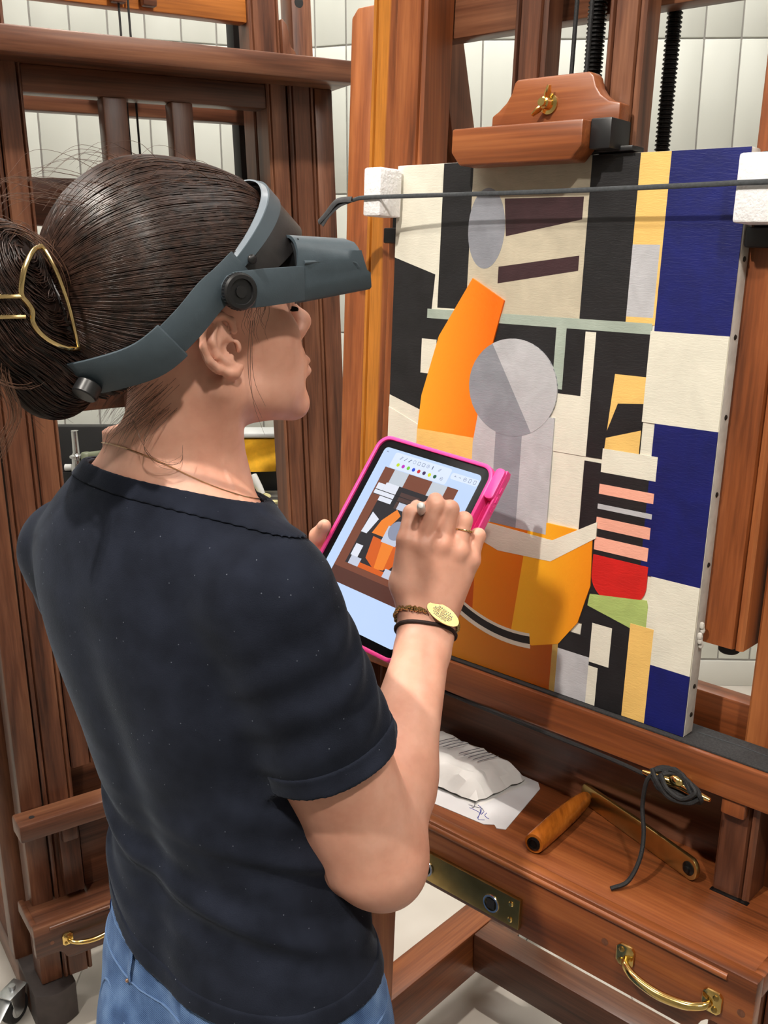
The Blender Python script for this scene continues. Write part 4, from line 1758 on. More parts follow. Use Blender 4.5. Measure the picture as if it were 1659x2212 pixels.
# jeans
hipR = A3(-.1545, .891, .80) + RD * .085
hipL = A3(-.1545, .891, .80) - RD * .085
kR, kL = A3(*(hipR + A3(.005, -.005, -.33) + FD * .01)), A3(*(hipL + A3(-.01, .01, -.33) + FD * .015))
aR, aL = kR + A3(.0, -.01, -.385), kL + A3(-.005, .0, -.385)
jn = Sdf()
jn.u(torso_fn(-.0035), .02)
jn.u(Cap(hipR, kR, .088, .062), .03)
jn.u(Cap(hipL, kL, .088, .062), .03)
jn.u(Cap(kR, aR, .060, .048), .03)
jn.u(Cap(kL, aL, .060, .048), .03)
jn.u(Ell(A3(-.1545, .891, .74) - FD * .055 + RD * .055, (.075, .075, .085)), .03)
jn.u(Ell(A3(-.1545, .891, .74) - FD * .055 - RD * .055, (.075, .075, .085)), .03)
jn.inter(lambda p: p[:, 2] - .955)
lo_, hi_ = jn.bounds()
lo_[2] = .02
hi_[2] = .965
j_o = sdf_obj('jeans', jn, .0034, 'denim', person, BASE, lo_, hi_)
jn2 = Sdf()
jn2.u(torso_fn(-.0010), .02)


def on_surface(f, c, d, r0=.02, r1=.35):
    """outermost point of the surface from c along d"""
    c, d = np.array(c, float), np.array(d, float)
    t = np.linspace(r1, r0, 500)
    v = f(c + t[:, None] * d)
    i = np.argmax(v < 0)
    return c + t[i] * d


def ring_line(f, cz_fn, n, a0, a1, off=0.0008):
    out = []
    for k in range(n):
        a = a0 + (a1 - a0) * k / (n - 1)
        z = cz_fn(a)
        d = -FD * math.cos(a) + RD * math.sin(a)
        out.append(on_surface(jn, A3(-.1545, .891, z), d) + d * off - np.array(BASE))
    return out


wb = MB()
for z in (.880, .846):
    wb.tube(ring_line(jn, lambda a: z, 90, -math.pi, math.pi), .0010, 5)
wb.build('waist_stitching', 'denim_thread', j_o)
for a in (-1.25, -.42, .42, 1.25):
    m = MB()
    pts = ring_line(jn, lambda q: z, 2, a, a)
    p_ = []
    for z in np.linspace(.846, .906, 6):
        d = -FD * math.cos(a) + RD * math.sin(a)
        p_.append(on_surface(jn, A3(-.1545, .891, z), d) + d * (.0028 if .855 < z < .91 else .001) - np.array(BASE))
    m.tube(p_, (.0055, .0014), 8, flat=Vector(d))
    lpo = m.build('belt_loop', 'denim', j_o)
    m = MB()
    m.ball(tuple(p_[0] + d * .0022), .0022, 8)
    m.build('rivet', 'copper', lpo)
for s in (-1, 1):
    m = MB()
    p_ = []
    for z in np.linspace(.83, .45, 24):
        d = RD * s * .99 - FD * .12
        c = A3(-.1545, .891, z) + RD * s * .05
        p_.append(on_surface(jn, c, d / np.linalg.norm(d), .005, .2) + d * .0008 - np.array(BASE))
    m.tube(p_, .0016, 6)
    m.build('side_seam', 'denim_thread', j_o)
    # back pocket outline
    m = MB()
    p_ = []
    for a, z in ((.30, .80), (.78, .815), (.80, .74), (.56, .70), (.33, .72), (.30, .80)):
        d = -FD * math.cos(a * s) + RD * math.sin(a * s)
        p_.append(on_surface(jn, A3(-.1545, .891, z), d) + d * .0006 - np.array(BASE))
    m.tube(spline(p_, 6), .0014, 6)
    m.build('pocket_seam', 'denim_thread', j_o)
# shoes
for an, lab in ((aR, 'r'), (aL, 'l')):
    sh = Sdf()
    h_ = A3(an[0], an[1], .035)
    sh.u(Cap(h_ - FD * .035, h_ + FD * .12 - A3(0, 0, .006), .038, .033), .02)
    sh.u(Cap(h_, h_ + A3(0, 0, .05), .040, .042), .02)
    sh.inter(lambda p: .006 - p[:, 2])
    so_ = sdf_obj('shoe', sh, .005, 'white_paint', person, BASE, coarse=4)

# ------------------------------------------------------------------ hair
def lell(c, r):
    return Ell(lw(*c), r, HL)


hair0 = Sdf()
hair0.u(lell((0, -.036, .042), (.083, .097, .102)), .02)
hair0.u(lell((0, .020, .056), (.074, .064, .074)), .03)
hair0.u(lell((0, -.075, -.010), (.055, .050, .045)), .03)
bun0 = Sdf()
bun0.u(lell((0, -.168, .040), (.042, .036, .052)), .012)
bun0.u(lell((.012, -.158, .010), (.036, .036, .042)), .012)
bun0.u(lell((.004, -.132, -.022), (.040, .036, .042)), .014)
bun0.u(lell((-.004, -.195, .030), (.030, .026, .042)), .012)


def lvl(p):
    return (p - lw(0, 0, 0)) @ HL


def hair_cut(p):
    q = lvl(p)
    y, z = q[:, 1], q[:, 2]
    front = (y - .056) * .742 - (z - .12) * .670           # behind the head band
    low = -((y + .006) * -.79 + (z - .030) * .62)          # above the line ear top - nape
    return np.maximum(front, low)


def hair_f(p):
    a = smax(hair0(p), hair_cut(p), .006)
    return smin(a, bun0(p), .010)


hb = np.array([lw(x, y, z) for x in (-.1, .1) for y in (-.22, .09) for z in (-.08, .16)])
V, Fq = sdf_mesh(hair_f, hb.min(0), hb.max(0), .0026, 4)
hair_o = mesh_obj('hair', V - np.array(BASE), Fq, 'hair_base', person)
hair_o['label'] = 'dark brown hair swept back into a clipped bun'


def grad(f, p, e=.0015):
    g = np.stack([f(p + np.eye(3)[i] * e) - f(p - np.eye(3)[i] * e) for i in range(3)], -1)
    return g / np.maximum(np.linalg.norm(g, axis=1), 1e-9)[:, None]


def strands_mesh(paths, nrm, rad, sides=3):
    """paths (N,S,3), rad (N,S) -> tube mesh arrays"""
    N, S, _ = paths.shape
    tg = np.gradient(paths, axis=1)
    tg /= np.maximum(np.linalg.norm(tg, axis=2), 1e-9)[..., None]
    b = np.cross(tg, nrm)
    b /= np.maximum(np.linalg.norm(b, axis=2), 1e-9)[..., None]
    n2 = np.cross(b, tg)
    ring = []
    for k in range(sides):
        t = 2 * math.pi * k / sides + math.pi / 2
        ring.append(paths + (b * math.cos(t) + n2 * math.sin(t)) * rad[..., None])
    V = np.stack(ring, 2).reshape(-1, 3)
    idx = np.arange(N * S * sides).reshape(N, S, sides)
    q = []
    for k in range(sides):
        l = (k + 1) % sides
        q.append(np.stack([idx[:, :-1, k], idx[:, :-1, l], idx[:, 1:, l], idx[:, 1:, k]], -1).reshape(-1, 4))
    return V, np.concatenate(q)


def surf_seeds(f, lo, hi, n, cond=None):
    out = []
    tot = 0
    while tot < n:
        p = RNG.uniform(lo, hi, (n * 6, 3))
        for _ in range(5):
            p = p - grad(f, p) * np.clip(f(p), -.03, .03)[:, None]
        ok = np.abs(f(p)) < .001
        if cond is not None:
            ok &= cond(p)
        out.append(p[ok])
        tot += ok.sum()
    return np.concatenate(out)[:n]


def flow(f, P, dirf, steps, step, off, jit=.12):
    paths, nr = [P], [grad(f, P)]
    for i in range(steps):
        g = grad(f, P)
        d = dirf(P)
        d = d + RNG.normal(0, jit, d.shape) * .35
        d -= g * (d * g).sum(1)[:, None]
        L = np.linalg.norm(d, axis=1)
        d /= np.maximum(L, 1e-6)[:, None]
        P = P + d * step
        P = P - grad(f, P) * np.clip(f(P) - off, -.01, .01)[:, None]
        paths.append(P)
        nr.append(g)
    return np.stack(paths, 1), np.stack(nr, 1)


BT = lw(0, -.155, .030)
cut_ok = lambda p: (hair_cut(p) < .0015)


def to_bun(P):
    d = BT - P
    L = np.linalg.norm(d, axis=1)[:, None]
    q = lvl(P)
    d = d / np.maximum(L, 1e-6)
    # hair from the crown first runs back, then falls into the twist
    lift = np.clip((q[:, 2] - .02) / .12, 0, 1)[:, None]
    return d + (HL @ A3(0, -.55, .10)) * lift


lo_, hi_ = hb.min(0), hb.max(0)
seeds = surf_seeds(hair0, lo_, hi_, 2600, lambda p: cut_ok(p) & (lvl(p)[:, 0] > -.075))
edge = surf_seeds(hair0, lo_, hi_, 1000, lambda p: (np.abs(hair_cut(p) + .001) < .004) & (lvl(p)[:, 0] > -.06))
seeds = np.concatenate([seeds, edge])
off = RNG.uniform(.0002, .0022, len(seeds))
paths, nr = flow(hair0, seeds, to_bun, 22, .0062, off, .10)
dist = np.linalg.norm(paths - BT, axis=2)
rad = RNG.uniform(.00045, .0010, (len(seeds), 1)) * np.linspace(1, .8, paths.shape[1])[None]
rad[:, -1] *= .3
rad = np.where(dist < .045, rad * .5, rad)
V1, F1 = strands_mesh(paths, nr, rad)
# bun strands loop over the twist
seeds = surf_seeds(bun0, lo_, hi_, 1100)
axr = HL[:, 0]


def bun_dir(P):
    g = grad(bun0, P)
    q = lvl(P)
    ax_ = axr + (HL @ A3(0, .35, .5))
    d = np.cross(np.broadcast_to(ax_, P.shape), g)
    return d + (HL @ A3(0, .1, -.25))


off = RNG.uniform(.0002, .0030, len(seeds))
paths, nr = flow(bun0, seeds, bun_dir, 14, .0062, off, .22)
rad = RNG.uniform(.0005, .0011, (len(seeds), 1)) * np.linspace(1, .5, paths.shape[1])[None]
V2, F2 = strands_mesh(paths, nr, rad)
V = np.concatenate([V1, V2])
Fq = np.concatenate([F1, F2 + len(V1)])
so_ = mesh_obj('hair_strands', V - np.array(BASE), Fq, 'hair_strand', hair_o)
so_['kind'] = 'stuff'
# fly-away hairs and wisps
fl, nrm_l, rad_l = [], [], []


def wisp(pts, r=.00028):
    p = np.array(spline(pts, 4))
    t = np.linspace(0, 1, 17)
    s = np.linspace(0, 1, len(p))
    p = np.stack([np.interp(t, s, p[:, i]) for i in range(3)], 1)
    fl.append(p)
    nrm_l.append(np.broadcast_to(A3(.2, -.9, .3), p.shape))
    rad_l.append(np.linspace(1, .35, 17) * r)


rs = random.Random(21)
U = rs.uniform
for k in range(70):      # crown and back
    y, x = U(-.12, .05), U(-.04, .06)
    base = surf = np.array(lw(x, y, .10 + .03 * (1 - abs(y + .03) * 8)))
    for _ in range(4):
        base = base - grad(hair0, base[None])[0] * hair0(base[None])[0]
    n_ = grad(hair0, base[None])[0]
    bk = HL @ A3(0, -1, 0)
    h_ = U(.003, .014)
    wisp([base, base + bk * .02 + n_ * h_, base + bk * .045 + n_ * h_ * U(.6, 1.6) + axr * U(-.01, .01), base + bk * .07 + n_ * h_ * U(-.6, 1.0) + A3(0, 0, -.012)])
for k in range(80):      # around the bun
    a = U(0, 6.28)
    c = np.array(lw(U(-.03, .04), -.160 + .036 * math.cos(a), .03 + .05 * math.sin(a)))
    d1 = HL @ A3(U(-.3, .5), math.cos(a), math.sin(a))
    d2 = HL @ A3(0, -math.sin(a), math.cos(a))
    L = U(.012, .04)
    wisp([c, c + d1 * .010 + d2 * L * .5, c + d1 * .014 + d2 * L + A3(0, 0, -.006), c + d1 * .008 + d2 * L * 1.5 + A3(0, 0, -.02)], .00033)
for k in range(90):      # loops standing off the bun
    a = U(0, 6.28)
    w_ = U(-.034, .040)
    sw = U(1.2, 2.6)
    o_ = U(.002, .010)
    pts = []
    for i in range(6):
        t = a + sw * i / 5
        pts.append(np.array(lw(w_ + .006 * math.sin(3 * t), -.166 + (.036 + o_) * math.cos(t), .028 + (.054 + o_) * math.sin(t))))
    wisp(pts, U(.0003, .0006))
for k in range(26):      # loose lock hanging left of the bun
    c = np.array(lw(.02 + U(-.006, .006), -.168 + U(-.006, .006), .02))
    wisp([c, c + HL @ A3(.01, -.012, -.04), c + HL @ A3(.012, -.006, -.075), c + HL @ A3(.008, -.022, -.105 + U(-.01, .01))], .0004)
for k in range(110):      # short nape hair under the band
    x = U(.0, .055)
    y = -.058 - .03 * (1 - x / .06) + U(-.014, .014)
    c = np.array(lw(x, y, -.052 + U(-.014, .012)))
    for _ in range(4):
        c = c - grad(body, c[None])[0] * body(c[None])[0]
    n_ = grad(body, c[None])[0]
    wisp([c, c + n_ * .0022 + HL @ A3(0, -.010, -.007), c + n_ * .0035 + HL @ A3(0, -.020, -.016), c + n_ * U(.002, .006) + HL @ A3(0, -.026, -.026)], .00017)
for k in range(16):      # strands over the temple and before the ear
    c = np.array(lw(.074, .018 + U(-.008, .016), .030))
    L = U(.010, .034)
    wisp([c, c + HL @ A3(.004, -.002, -L * .4), c + HL @ A3(.003, -.006, -L * .8), c + HL @ A3(.001, -.002, -L * 1.1)], .00024)
for (y0, dz) in ((.017, .10), (.015, .085), (.019, .075)):
    c = np.array(lw(.076, y0, .012))
    wisp([c, c + HL @ A3(.004, -.006, -dz * .35), c + HL @ A3(.000, -.002, -dz * .7), c + HL @ A3(-.004, .010, -dz)], .00032)
for k in range(7):       # curls on the neck
    c = np.array(lw(.030, -.060, -.070))
    wisp([c + HL @ A3(U(-.01, .02), U(-.02, .01), 0), c + HL @ A3(.014, -.014, -.020), c + HL @ A3(.020, -.004, -.036 + U(-.004, .004)), c + HL @ A3(.024, .014, -.036 + U(-.006, .006)), c + HL @ A3(.022, .018, -.022)], .00020)
V, Fq = strands_mesh(np.stack(fl), np.stack(nrm_l), np.stack(rad_l))
wo_ = mesh_obj('loose_hairs', V - np.array(BASE), Fq, 'hair_fine', hair_o)
wo_['kind'] = 'stuff'

# ------------------------------------------------------------------ head-worn magnifier
vz = empty('magnifier_visor', tuple(lw(0, 0, .04)))
VO = np.array(lw(0, 0, .04))
tag(vz, 'grey plastic magnifier visor with black knob worn on the woman\'s head', 'visor')
vp = lambda x, y, z: tuple(lw(x, y, z) - VO)


def ribbon(name, up, lo_, th, mat, parent, cen=(0, -.03, .03), bev=0.0):
    m = MB()
    n = len(up)
    c = np.array(cen)
    vs = []
    for a, b in zip(up, lo_):
        a, b = np.array(a, float), np.array(b, float)
        for q in (a, b):
            vs.append(q)
        for q in (a, b):
            o = q - c
            o /= np.linalg.norm(o)
            vs.append(q + o * th)
    fs = []
    for i in range(n - 1):
        k, l = 4 * i, 4 * i + 4
        fs += [(k, k + 1, l + 1, l), (k + 2, l + 2, l + 3, k + 3), (k, l, l + 2, k + 2), (k + 1, k + 3, l + 3, l + 1)]
    fs += [(0, 2, 3, 1), (4 * n - 4, 4 * n - 3, 4 * n - 1, 4 * n - 2)]
    m.add([vp(*q) for q in vs], fs)
    return m.build(name, mat, parent, bev, angle=40)


ph = [math.radians(-93 + 186 * i / 48) for i in range(49)]
Uf = lambda f, k=0.0: (.0810 * math.sin(f), -.006 + .067 * math.cos(f), .058 + .065 * math.cos(f) + k)
Lf = lambda f: (.0842 * math.sin(f), .022 + .071 * math.cos(f), .046 + .044 * math.cos(f))
ribbon('forehead_band', [Uf(f) for f in ph], [Lf(f) for f in ph], .0045, 'leather_black', vz, bev=.001)['label'] = 'black leather forehead band'
mixp = lambda a, b, t: tuple(a[i] * (1 - t) + b[i] * t for i in range(3))
out = lambda q, th: tuple(np.array(q) + (np.array(q) - A3(0, -.03, .03)) / np.linalg.norm(np.array(q) - A3(0, -.03, .03)) * th)
ribbon('band_strip', [out(mixp(Uf(f), Lf(f), -.02), .0046) for f in ph], [out(mixp(Uf(f), Lf(f), .30), .0046) for f in ph], .0018, 'strip_grey', vz)
ribbon('clear_rim', [out(mixp(Uf(f), Lf(f), -.13), .001) for f in ph], [out(mixp(Uf(f), Lf(f), -.02), .003) for f in ph], .0016, 'clear_strip', vz)
# rear strap
rc = [(.0865, .003, .058), (.0875, -.012, .046), (.0875, -.028, .034), (.0865, -.050, .012), (.0790, -.077, -.011), (.0600, -.105, -.023), (.0320, -.124, -.030), (0, -.131, -.033)]
rc = rc + [(-x, y, z) for x, y, z in rc[-2::-1]]
rp = spline(rc, 5)
hv = A3(0, -.0100, .0105)
ribbon('rear_strap', [p + hv for p in rp], [p - hv for p in rp], .0022, 'visor_grey', vz, bev=.0006)
i0, i1 = 17, 36
ribbon('strap_sleeve', [p * A3(1.03, 1.012, 1) + hv * 1.18 for p in rp[i0:i1]], [p * A3(1.03, 1.012, 1) - hv * 1.18 for p in rp[i0:i1]], .0040, 'visor_grey', vz, bev=.0012)
m = MB()
kc = A3(.050, -.120, -.036)
kd = A3(.25, -.60, -.75)
kd /= np.linalg.norm(kd)
m.lathe([(.0095, -.004), (.0105, -.003), (.0105, .007), (.0095, .008), (0, .008)], vp(*kc), Vector(HL @ kd), 24)
m.build('strap_knob', 'black_plastic', vz)
# hood: bent sheet over the brow, open towards the face
prof = []
for x, z in ((.0895, .0275), (.0900, .040), (.0900, .052), (.0895, .060)):
    prof.append((x, z))
for i in range(1, 9):
    t = math.radians(90 * i / 8)
    prof.append((.0735 + .016 * math.cos(t), .0655 + .016 * math.sin(t)))
prof += [(.05, .0822), (.025, .0826), (0, .0828)]
prof = prof + [(-x, z) for x, z in prof[-2::-1]]
m = MB()
vs, fs = [], []
ys = np.linspace(0, 1, 9)
for x, z in prof:
    yb = .0550 if z > .0535 else .052
    yf = .1275 - max(0, (z - .036)) * .32 - (.004 if z > .079 else 0)
    zb = z
    for t in ys:
        y = yb + (yf - yb) * t
        zz = z + (.0095 * (y - .0550) / .072 if z < .045 else (-.004 * (y - .0550) / .072 if z > .07 else 0))
        dx = .0022 * math.exp(-((z - .060) / .006) ** 2) * min(1, t * 4) * min(1, (1 - t) * 4) * (1 if x > 0 else -1)
        flare = 1 + .05 * t
        vs.append((x * flare + dx, y, zz))
n, k = len(prof), len(ys)
vin = [(x * .972, y, z - .0022) for x, y, z in vs]
for i in range(n - 1):
    for j in range(k - 1):
        a, b, c, d = i * k + j, i * k + j + 1, (i + 1) * k + j + 1, (i + 1) * k + j
        fs.append((a, b, c, d))
        fs.append((n * k + a, n * k + d, n * k + c, n * k + b))
for i in range(n - 1):
    for j in (0, k - 1):
        a, d = i * k + j, (i + 1) * k + j
        fs.append((a, d, n * k + d, n * k + a))
for j in range(k - 1):
    for i in (0, n - 1):
        a, b = i * k + j, i * k + j + 1
        fs.append((a, b, n * k + b, n * k + a))
m.add([vp(*q) for q in vs + vin], fs)
hood = m.build('hood', 'visor_grey', vz, angle=50)
# lens plate hanging inside the front of the hood
m = MB()
m.add([vp(*q) for q in boxv(-.080, .080, .108, .111, .040, .078)], BOXF)
m.build('lens_plate', 'visor_inner', hood, .001)
m = MB()
m.add([vp(*q) for q in boxv(-.084, .084, .0580, .060, .050, .079)], BOXF)
m.build('hood_shade', 'visor_inner', hood, .001)
for s in (-1, 1):
    m = MB()
    m.tube(spline([vp(s * .0905, .060, .0590), vp(s * .0915, .080, .0600), vp(s * .0925, .100, .0600), vp(s * .0930, .110, .0580), vp(s * .0930, .1135, .0540)], 6), .0019, 8)
    m.build('hood_ridge', 'visor_grey', hood)
    m = MB()
    poly = [(.060, .0275), (.060, .0565), (.020, .0550), (-.006, .0530), (-.013, .0500), (-.0185, .0430), (-.0185, .0340), (-.015, .0270), (-.009, .0230), (.020, .0240)]
    m.prism(poly, lambda y, z: vp(s * .0885, y, z), lambda y, z: vp(s * .0912, y, z))
    ar = m.build('hood_arm', 'visor_grey', vz, .0008)
    m = MB()
    pr_ = []
    m.lathe([(.0145, 0), (.0150, .001), (.0150, .0065), (.0135, .0080), (.0105, .0082), (.0100, .0062), (.0050, .0062), (.0048, .0078), (0, .0078)], vp(s * .0912, -.0045, .0375), Vector(hR * s), 36)
    kn = m.build('hinge_knob', 'black_plastic', vz)
    kn['label'] = 'round black hinge knob'
    rb = MB()
    for i in range(36):
        a = 2 * math.pi * i / 36
        c = (s * .0945, -.0045 + .0150 * math.cos(a), .0375 + .0150 * math.sin(a))
        rb.ball(vp(*c), (.0026, .0005, .0005), 6, axes=(Vector(hR), Vector(hF0), Vector((0, 0, 1))))
    rb.build('knurl', 'black_plastic', kn)
    m = MB()
    m.ball(vp(s * .0915, .010, .0625), (.0026, .0042, .0042), 12, axes=(Vector(hR), Vector(hF0), Vector((0, 0, 1))))
    m.build('rivet', 'black_plastic', vz)

# ------------------------------------------------------------------ claw clip
cc = empty('hair_clip', tuple(lw(0, -.155, .03)))
CO = np.array(lw(0, -.155, .03))
tag(cc, 'shiny gold claw clip holding the woman\'s dark bun', 'hair clip')
cp = lambda x, y, z: tuple(lw(x, y - .0095, z + .001) - CO)
for s in (1, -1):
    arc = [(.040, -.1345, .0730), (.046, -.1430, .0690), (.050, -.1510, .0580), (.0520, -.1555, .0450), (.0520, -.1560, .0370), (.0520, -.1520, .0310), (.0525, -.1495, .0250), (.0530, -.1500, .0170), (.0530, -.1450, .0080), (.0520, -.1350, .0000), (.0495, -.1230, -.0050), (.0455, -.1135, -.0062)]
    arc = [(x * s if s > 0 else -x, y, z) for x, y, z in arc]
    m = MB()
    pts = spline([cp(*q) for q in arc], 6)
    m.tube(pts, [(.0026, .0018)] * len(pts), 10)
    bar = [(.0455, -.1135, -.0062), (.0500, -.1170, .0080), (.0520, -.1215, .0300), (.0500, -.1270, .0520), (.0440, -.1320, .0680), (.040, -.1345, .0730)]
    pts = spline([cp(x * s, y, z) for x, y, z in bar], 6)
    m.tube(pts, .0017, 10)
    for z in (.0365, .0215):
        m.tube(spline([cp(s * .0525, -.1545, z), cp(s * .047, -.1680, z), cp(s * .034, -.1860, z - .001), cp(s * .014, -.2060, z - .002), cp(0, -.2100, z - .002)], 5), .0019, 8)
    m.build('claw_half', 'gold', cc)
m = MB()
m.tube([cp(0, -.2100, .042), cp(0, -.2100, .012)], .0030, 10)
for k in range(5):
    c = np.array(cp(0, -.2100, .034 - .0035 * k))
    ring = [tuple(c + HL @ A3(.0046 * math.cos(t), .0046 * math.sin(t), 0)) for t in np.linspace(0, 2 * math.pi, 14)[:-1]]
    m.tube(ring, .0009, 6, closed=True)
m.build('spring_hinge', 'gold', cc)

# ------------------------------------------------------------------ jewellery
nk = []
for k in range(60):
    a = 2 * math.pi * k / 60
    d = -FD * math.cos(a) + RD * math.sin(a)
    c = nb + NKA * (.046 - .036 * (1 - math.cos(a)) / 2 * 1.4)
    d = d - NKA * (d @ NKA)
    d /= np.linalg.norm(d)
    nk.append(tuple(on_surface(body, c, d, .01, .14) + d * .0008))
m = MB()
m.tube(nk, .00065, 6, closed=True)
o = m.build('necklace', 'rose_gold')
tag(o, 'very thin gold chain necklace around the woman\'s neck', 'necklace')


def wrist_ring(c, n, off, axis, wob=None):
    out_ = []
    e1_ = np.cross(axis, A3(0, -1, 0))
    e1_ /= np.linalg.norm(e1_)
    e2_ = np.cross(axis, e1_)
    for k in range(n):
        a = 2 * math.pi * k / n
        d = e1_ * math.cos(a) + e2_ * math.sin(a)
        cc_ = c + (wob(a) if wob else 0) * axis
        out_.append(on_surface(body, cc_, d, .006, .05) + d * off)
    return out_, e1_, e2_


el, _, _ = wrist_ring(wR - ax * .0015, 40, .0012, ax, lambda a: .004 * math.cos(a))
m = MB()
m.tube([tuple(p) for p in el], .0021, 8, closed=True)
o = m.build('hair_tie', 'elastic')
tag(o, 'dark brown elastic hair tie around the right wrist below the bracelet', 'hair tie')
bc = wR + ax * .0085
bp, e1_, e2_ = wrist_ring(bc, 100, .0020, ax, lambda a: .003 * math.cos(a))
bo_ = empty('bracelet', tuple(bc))
tag(bo_, 'gold chain bracelet with an engraved oval plate on the right wrist', 'bracelet')
# plate faces the camera, a little to the right
cdir = A3(.10, -1.0, .30)
cdir -= ax * (cdir @ ax)
cdir /= np.linalg.norm(cdir)
pcn = on_surface(body, bc, cdir, .006, .05) + cdir * .0062 - ax * .001
px_ = np.cross(cdir, ax)
px_ /= np.linalg.norm(px_)
if px_[0] < 0:
    px_ = -px_
pu_ = np.cross(px_, cdir)
if pu_[2] < 0:
    pu_ = -pu_
px2 = px_ * math.cos(.30) - pu_ * math.sin(.30)
pu2 = px_ * math.sin(.30) + pu_ * math.cos(.30)
pcn = pcn + px_ * .006
m = MB()
rows = []
for dz in (0, .0012):
    for k in range(32):
        a = 2 * math.pi * k / 32
        x, y = .0195 * math.cos(a), .0098 * math.sin(a)
        rows.append(tuple(pcn + px2 * x + pu2 * y + cdir * (dz - x * x * 3.5) - np.array(bc)))
m.add(rows, [tuple(range(31, -1, -1)), tuple(range(32, 64))] + [(k, (k + 1) % 32, 32 + (k + 1) % 32, 32 + k) for k in range(32)])
plate = m.build('engraved_plate', 'plate_gold', bo_)
plate['label'] = 'oval gold plate engraved with lines of lettering'
tx = MB()
rs = random.Random(5)
for j, (y, hl) in enumerate(((.0052, .0075), (.0026, .0105), (0.0, .0115), (-.0026, .0100), (-.0052, .0080))):
    x = -hl
    while x < hl:
        wln = rs.uniform(.0006, .0012)
        c = pcn + px2 * (x + wln / 2 - .001) + pu2 * y + cdir * (.00125 - x * x * 3.5) - np.array(bc)
        h2 = rs.uniform(.0006, .0009)
        tx.add([tuple(c + px2 * (sx * wln * .36) + pu2 * (sy * h2) + cdir * dz) for dz in (0, .00012) for sx, sy in ((-1, -1), (1, -1), (1, 1), (-1, 1))], BOXF)
        x += wln * 1.45 + (.0008 if rs.random() < .15 else 0)
tx.build('engraving', 'ink_grey', plate)
ch = MB()
for p in bp:
    if np.linalg.norm(p - pcn) < .0185:
        continue
    for q in range(3):
        ch.ball(tuple(p + A3(rs.uniform(-.0012, .0012), rs.uniform(-.001, .001), rs.uniform(-.0018, .0018)) - np.array(bc)), .0018, 6)
ch.build('chain', 'bracelet_bead', bo_)
# ring
rc_ = MC['r'] * .33 + PI_['r'] * .67
ra = (PI_['r'] - MC['r']) / np.linalg.norm(PI_['r'] - MC['r'])
e1r = np.cross(ra, A3(0, -1, 0))
e1r /= np.linalg.norm(e1r)
e2r = np.cross(ra, e1r)
m = MB()
m.tube([tuple(rc_ + (e1r * math.cos(t) + e2r * math.sin(t)) * .0100) for t in np.linspace(0, 2 * math.pi, 33)[:-1]], .0009, 8, closed=True)
for k in range(3):
    t = -.9 + .22 * k
    m.ball(tuple(rc_ + (e1r * math.cos(t) * (1 if e1r[0] > 0 else -1) + (e2r if e2r[1] < 0 else -e2r) * math.sin(-t)) * .0108), .0014, 8)
o = m.build('finger_ring', 'gold')
tag(o, 'slim gold ring on the ring finger of the drawing hand', 'ring')

# ------------------------------------------------------------------ tablet
tb = empty('tablet', tuple(TBc))
tb.matrix_world = Matrix(((TBr[0], TBu[0], TBn[0], TBc[0]), (TBr[1], TBu[1], TBn[1], TBc[1]), (TBr[2], TBu[2], TBn[2], TBc[2]), (0, 0, 0, 1)))
tag(tb, 'tablet in a hot pink case showing a photo of the painting, held by the woman', 'tablet')


def rrect(w, h, r, n=7, cx=0, cy=0):
    out_ = []
    for sx, sy, t0_ in ((1, 1, 0), (-1, 1, 90), (-1, -1, 180), (1, -1, 270)):
        for i in range(n + 1):
            t = math.radians(t0_ + 90 * i / n)
            out_.append((cx + sx * (w / 2 - r) + r * math.cos(t), cy + sy * (h / 2 - r) + r * math.sin(t)))
    return out_


def frame_mesh(m, po, pi, z0, z1):
    n = len(po)
    vs = [(x, y, z0) for x, y in po] + [(x, y, z0) for x, y in pi] + [(x, y, z1) for x, y in po] + [(x, y, z1) for x, y in pi]
    fs = []
    for i in range(n):
        j = (i + 1) % n
        fs += [(i, j, n + j, n + i), (2 * n + i, 3 * n + i, 3 * n + j, 2 * n + j), (i, 2 * n + i, 2 * n + j, j), (n + i, n + j, 3 * n + j, 3 * n + i)]
    m.add(vs, fs)


m = MB()
frame_mesh(m, rrect(.1900, .2590, .019), rrect(.1800, .2490, .015), -.008, .0028)
m.prism(rrect(.1895, .2585, .019), lambda x, y: (x, y, -.0135), lambda x, y: (x, y, -.0085))
case = m.build('case', 'case_pink', tb, .0012)
# pencil sleeve along the right edge
m = MB()
m.prism(rrect(.012, .2590, .005, 4, .1005, 0), lambda x, y: (x, y, -.0135), lambda x, y: (x, y, -.0105))
for y0, y1 in ((.0900, .1290), (-.1290, -.0900)):
    m.prism(rrect(.013, y1 - y0, .005, 4, .1005, (y0 + y1) / 2), lambda x, y: (x, y, -.0105), lambda x, y: (x, y, .0026))
m.prism(rrect(.0028, .2590, .0013, 3, .1060, 0), lambda x, y: (x, y, -.0105), lambda x, y: (x, y, -.0015))
m.build('pencil_sleeve', 'case_pink', case, .001)
m = MB()
for y in (.105, .093, .081):
    m.prism(rrect(.0016, .008, .0007, 3, .1076, y), lambda x, z: (x, z, -.0085), lambda x, z: (x, z, -.0055))
m.build('button', 'case_pink', case)
m = MB()
m.prism(rrect(.1798, .2488, .015), lambda x, y: (x, y, -.0080), lambda x, y: (x, y, .0004))
m.build('bezel', 'bezel', tb, .0006)
emit('screen_blue', rgb(188, 210, 246), 1.05)
emit('screen_bar', rgb(214, 226, 250), 1.05)
m = MB()
m.prism(rrect(.1590, .2290, .006), lambda x, y: (x, y, .0002), lambda x, y: (x, y, .0007))
scr = m.build('screen', 'screen_blue', tb)
